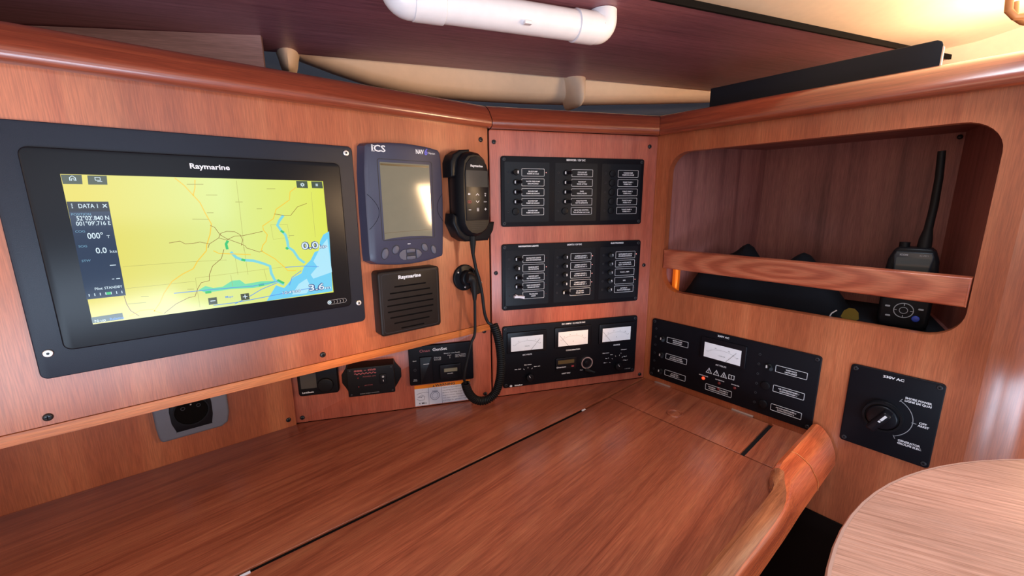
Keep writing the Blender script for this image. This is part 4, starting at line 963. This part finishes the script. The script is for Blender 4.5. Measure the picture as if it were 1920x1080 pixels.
ac = face('C', 'ac_panel', 'long black 230V panel with one white meter on the right wall', -.4890, -.1718, .0105, .1472)
mb = M(white_print).text('230V AC', -.3325, .1402, .0034, .0220, PW+.0004, bold=.03).text('AC VOLTS', -.3320, .0800, .0028, .0210, PW+.0004, bold=.03)
pt(mb, 'heading', ac, 'C', PW)
meter(ac, 'C', -.3662, -.2955, .0932, .1240, 52, '~ Volts AC', ['0', '100', '200', '300'])
for x in (-.4777, -.2647):
    for v in (.1253, .1065, .0872, .0680, .0493, .0298): hole(ac, 'C', x, v, .0023)
for i, (vc, a, b) in enumerate(((.1060, 'WATER HEATER', 'CHAUFFE EAU'), (.0682, 'BATTERY CHARGER', 'CHARGEUR BATTERIE'), (.0301, 'AC PLUGS 1', 'PRISES AC 1'))):
    lab(ac, 'C', -.4505, -.4018, vc, .0064, a, b); toggle(ac, 'C', -.4635, vc, False)
for i, (vc, a, b) in enumerate(((.1067, 'WASH-MACH', 'LAVE-LINGE'), (.0686, 'AIR CONDITIONNER 1', 'CLIMATISATION 1'), (.0316, 'AIR CONDITIONNER 2', 'CLIMATISATION 2'))):
    lab(ac, 'C', -.2370, -.1882, vc, .0064, a, b)
    if i == 0: toggle(ac, 'C', -.2510, vc, False)
    else: blank(ac, 'C', -.2495, vc, .0078)
for i, u in enumerate((-.3541, -.3393, -.3245)):
    mb = M(white_print).outline([(u-.0062, .0590), (u+.0062, .0590), (u, .0705)], .0008, PW+.0006, .0006)
    if i == 0: mb.box(u-.0004, u+.0004, .0625, .0665, PW, PW+.0005).cyl(u, .0612, PW, PW+.0005, .0006, 8)
    if i == 1: mb.ribbon([(u+.0008, .0672), (u-.0007, .0640), (u+.0007, .0640), (u-.0003, .0606)], .0007, PW+.0005)
    if i == 2: mb.cyl(u, .0625, PW, PW+.0005, .0015, 12).ribbon([(u, .0625), (u, .0660)], .0008, PW+.0005)
    pt(mb, 'warning_symbol', ac, 'C', PW)
mb = M(white_print).outline([(-.3155, .0600), (-.3045, .0600), (-.3045, .0690), (-.3155, .0690)], .0008, PW+.0006, .0006).ribbon([(-.3100, .0600), (-.3100, .0690)], .0009, PW+.0006)
pt(mb, 'book_symbol', ac, 'C', PW)
mb = M(white_print)
for s_, u, v, w_ in (('SHORE POWER', -.3640, .0495, .0190), ('GENERATOR', -.3310, .0500, .0180), ('INVERTER', -.3010, .0500, .0150)): mb.text(s_, u, v, .0018, w_, PW+.0004, bold=.03)
pt(mb, 'lettering', ac, 'C', PW)
lab(ac, 'C', -.3583, -.3063, .0287, .0066, 'REVERSE       POLARITY', 'INVERSION DE POLARITE', 'polarity_label')
pt(M(red_led).ball((-.3640, .0445, PW), .0034, .0034, .0030, 14, 5, True), 'indicator_lamp', ac, 'C', PW, 'glowing red lamp')
for u, v in ((-.3318, .0445), (-.3020, .0445), (-.3325, .0318)): pt(M(red_dim).ball((u, v, PW), .0032, .0030, .0024, 12, 4, True), 'indicator_lamp', ac, 'C', PW)

sh = face('C', 'shore_power_switch', 'square black 230V panel with a large rotary knob, far right', -.1330, -.0265, .0150, .1478, cat='switch panel')
mb = M(white_print).text('230V AC', -.0815, .1378, .0036, .0240, PW+.0004, bold=.03)
cu_, cv_ = -.0850, .0785
for s_, u, v, w_ in (('SHORE POWER', -.0650, .1130, .0285), ('LIGNE DE QUAI', -.0650, .1085, .0285), ('OFF', -.0415, .0800, .0080), ('ARRET', -.0405, .0758, .0120), ('GENERATOR', -.0640, .0440, .0245), ('GROUPE ELEC.', -.0640, .0395, .0265)): mb.text(s_, u, v, .0030, w_, PW+.0004, 'C' if w_ < .02 else 'L', bold=.03)
pt(mb, 'lettering', sh, 'C', PW)
mb = M(grey_print).ribbon([(cu_+.033*math.cos(R_(a)), cv_+.033*math.sin(R_(a))) for a in range(-62, 63, 4)], .0008, PW+.0004)
for a in (-62, 0, 62): mb.ribbon([(cu_+.0315*math.cos(R_(a)), cv_+.0315*math.sin(R_(a))), (cu_+.037*math.cos(R_(a)), cv_+.037*math.sin(R_(a)))], .0008, PW+.0004)
pt(mb, 'position_arc', sh, 'C', PW)
part(M(black_plastic).cyl(cu_, cv_, PW, PW+.006, .0240, 40, bev=.002).ring(cu_, cv_, PW+.005, PW+.0085, .0235, .0205, 40).mat(black_gloss).cyl(cu_, cv_, PW+.005, PW+.012, .0185, 36, bev=.002), 'knob_base', sh)
a = R_(60); ca, sa = math.cos(a), math.sin(a)
lv = [(cu_+x*ca-y*sa, cv_+x*sa+y*ca) for x, y in rrect(-.0195, .0165, -.0058, .0058, .003, 4)]
kn = part(M(black_gloss).slab(lv, PW+.010, PW+.030, .0025), 'rotary_handle', sh)
mk = [(cu_+x*ca-y*sa, cv_+x*sa+y*ca) for x, y in ((.0035, -.0016), (.0135, -.0016), (.0135, .0016), (.0035, .0016))]
mk2 = [(cu_+x*ca-y*sa, cv_+x*sa+y*ca) for x, y in ((-.0005, -.0014), (.0022, -.0014), (.0022, .0014), (-.0005, .0014))]
part(M(white_print).slab(mk, PW+.0295, PW+.0304).slab(mk2, PW+.0295, PW+.0304), 'pointer_mark', kn, 'white pointer mark')

# ================================================================== LOCKER AND ITS CONTENTS
fr_ = thing('locker_fiddle', 'teak fiddle rail with arched grain across the locker opening', 'rail', FC, (-.245, .283, 0))
part(M(fiddle_wood).slab([(-.4715, .2635), (-.0250, .2608), (-.0245, .3015), (-.4715, .3030)], -.017, .0035, .0030), 'rail', fr_)
def wthing(name, label, cat, loc): return thing(name, label, cat, FW, loc)
vh = wthing('handheld_radio', 'dark handheld radio with long aerial standing at the right end of the locker', 'radio', (.885, .092, .2055))
def facing(cx, cy, ang):
    x = Vector((math.sin(ang), -math.cos(ang), 0)); z = Vector((-math.cos(ang), -math.sin(ang), 0))
    m = Matrix((x, Vector((0, 0, 1)), z)).transposed().to_4x4(); m.translation = Vector((cx, cy, .2055)); return m
FV = facing(.885, .092, R_(5))
def vpart(mb, name, label=None, par=None): mb.v = [tuple(FV @ Vector(p)) for p in mb.v]; return part(mb, name, par or vh, label)
ob = [(-.026, 0), (.026, 0), (.0300, .012), (.0300, .090), (.0285, .108), (.0235, .122), (.0180, .127), (-.0180, .127), (-.0235, .122), (-.0285, .108), (-.0300, .090), (-.0300, .012)]
body = vpart(M(black_plastic).slab(ob, -.018, .018, .005), 'body')
vpart(M(radio_body).slab([(-.0200, .085), (.0200, .085), (.0225, .115), (.0200, .121), (-.0200, .121), (-.0225, .115)], .0175, .0225, .002), 'top_panel', None, body)
vpart(M(grey_print).text('ICOM', -.0110, .1150, .0026, .0090, .0228, bold=.03).text('IC-M71', .0110, .1150, .0022, .0090, .0228), 'lettering', None, body)
vpart(M(lcd_dark).rbox(-.0185, .0185, .090, .112, .0222, .0226, .001), 'display', None, body)
mb = M(grey_print).ring(0, .0295, .018, .0190, .0118, .0108, 28).ring(0, .0295, .018, .0190, .0052, .0045, 20)
for a in range(4): mb.ribbon([(.0075*math.cos(a*math.pi/2), .0295+.0075*math.sin(a*math.pi/2)), (.0108*math.cos(a*math.pi/2), .0295+.0108*math.sin(a*math.pi/2))], .0010, .0191)
for x, y in ((-.0190, .034), (.0190, .034), (-.017, .019)): mb.rbox(x-.003, x+.003, y-.0012, y+.0012, .018, .0192, .001)
vpart(mb, 'keypad', None, body)
vpart(M(blue_plastic).cyl(.0150, .0185, .017, .0200, .0048, 16, bev=.001), 'blue_key', 'blue round key', body)
vpart(M(black_plastic).cyl(-.012, .0, 0, .0001, .001, 6) if False else M(black_plastic).tube([(-.013, .125, 0), (-.013, .134, 0)], .0065, 14), 'volume_knob')
vpart(M(black_rubber).tube([(.0090, .125, 0), (.0092, .140, 0), (.0098, .155, 0), (.0110, .190, 0), (.0105, .230, 0), (.0080, .268, 0)], [.0085, .0078, .0052, .0050, .0048, .0046], 12), 'aerial', 'long black aerial')
pc = wthing('fabric_pouch', 'crumpled black fabric pouch with two peaks lying in the locker behind the fiddle', 'pouch', (.90, .30, .2055))
mb = M(fabric_black); NX, NY = 30, 10; rowsP = []
for j in range(NY+1):
    row = []
    for i in range(NX+1):
        y = .440-.270*i/NX; x = .850+.11*j/NY
        e_ = math.sin(math.pi*j/NY)**.5
        top = .078+.032*math.exp(-((y-.338)/.020)**2)+.030*math.exp(-((y-.238)/.022)**2)-.006*math.cos(60*y)
        ed = min(1, i/3, (NX-i)/5)
        row.append((x, y, .2057+max(.001, (top*e_*ed**.6)*(1+.05*math.sin(40*x+25*y)))))
    rowsP.append(row)
mb.loft(rowsP, False, False, False)
part(mb, 'pouch', pc)
yt = wthing('yellow_clip', 'small yellow plastic clip lying in the locker left of the radio', 'clip', (.845, .145, .2055))
part(M(yellow_plastic).loft([[(.842+.002*k, .150+.012*math.cos(t)*f_, .2055+.004+.020*k/4+.0*f_) for t in [2*math.pi*i/14 for i in range(14)]] for k, f_ in ((0, .5), (1, 1), (3, .8), (4, .3))]), 'clip', yt)
part(M(white_plastic).tube([(.842, .178, .2065), (.842, .174, .218), (.843, .168, .224)], .0010, 6), 'wire', yt)
cl = wthing('glow_cylinder', 'glowing orange cylinder standing in for a lit strip at the left end of the locker, seen under the fiddle', 'cylinder', (.845, .4565, .2055))
part(M(orange_glow).cyl(.845, .4565, .2066, .285, .0075, 24, bev=.002), 'cylinder', cl)  # self-glowing cylinder, added for the strip of warm light here
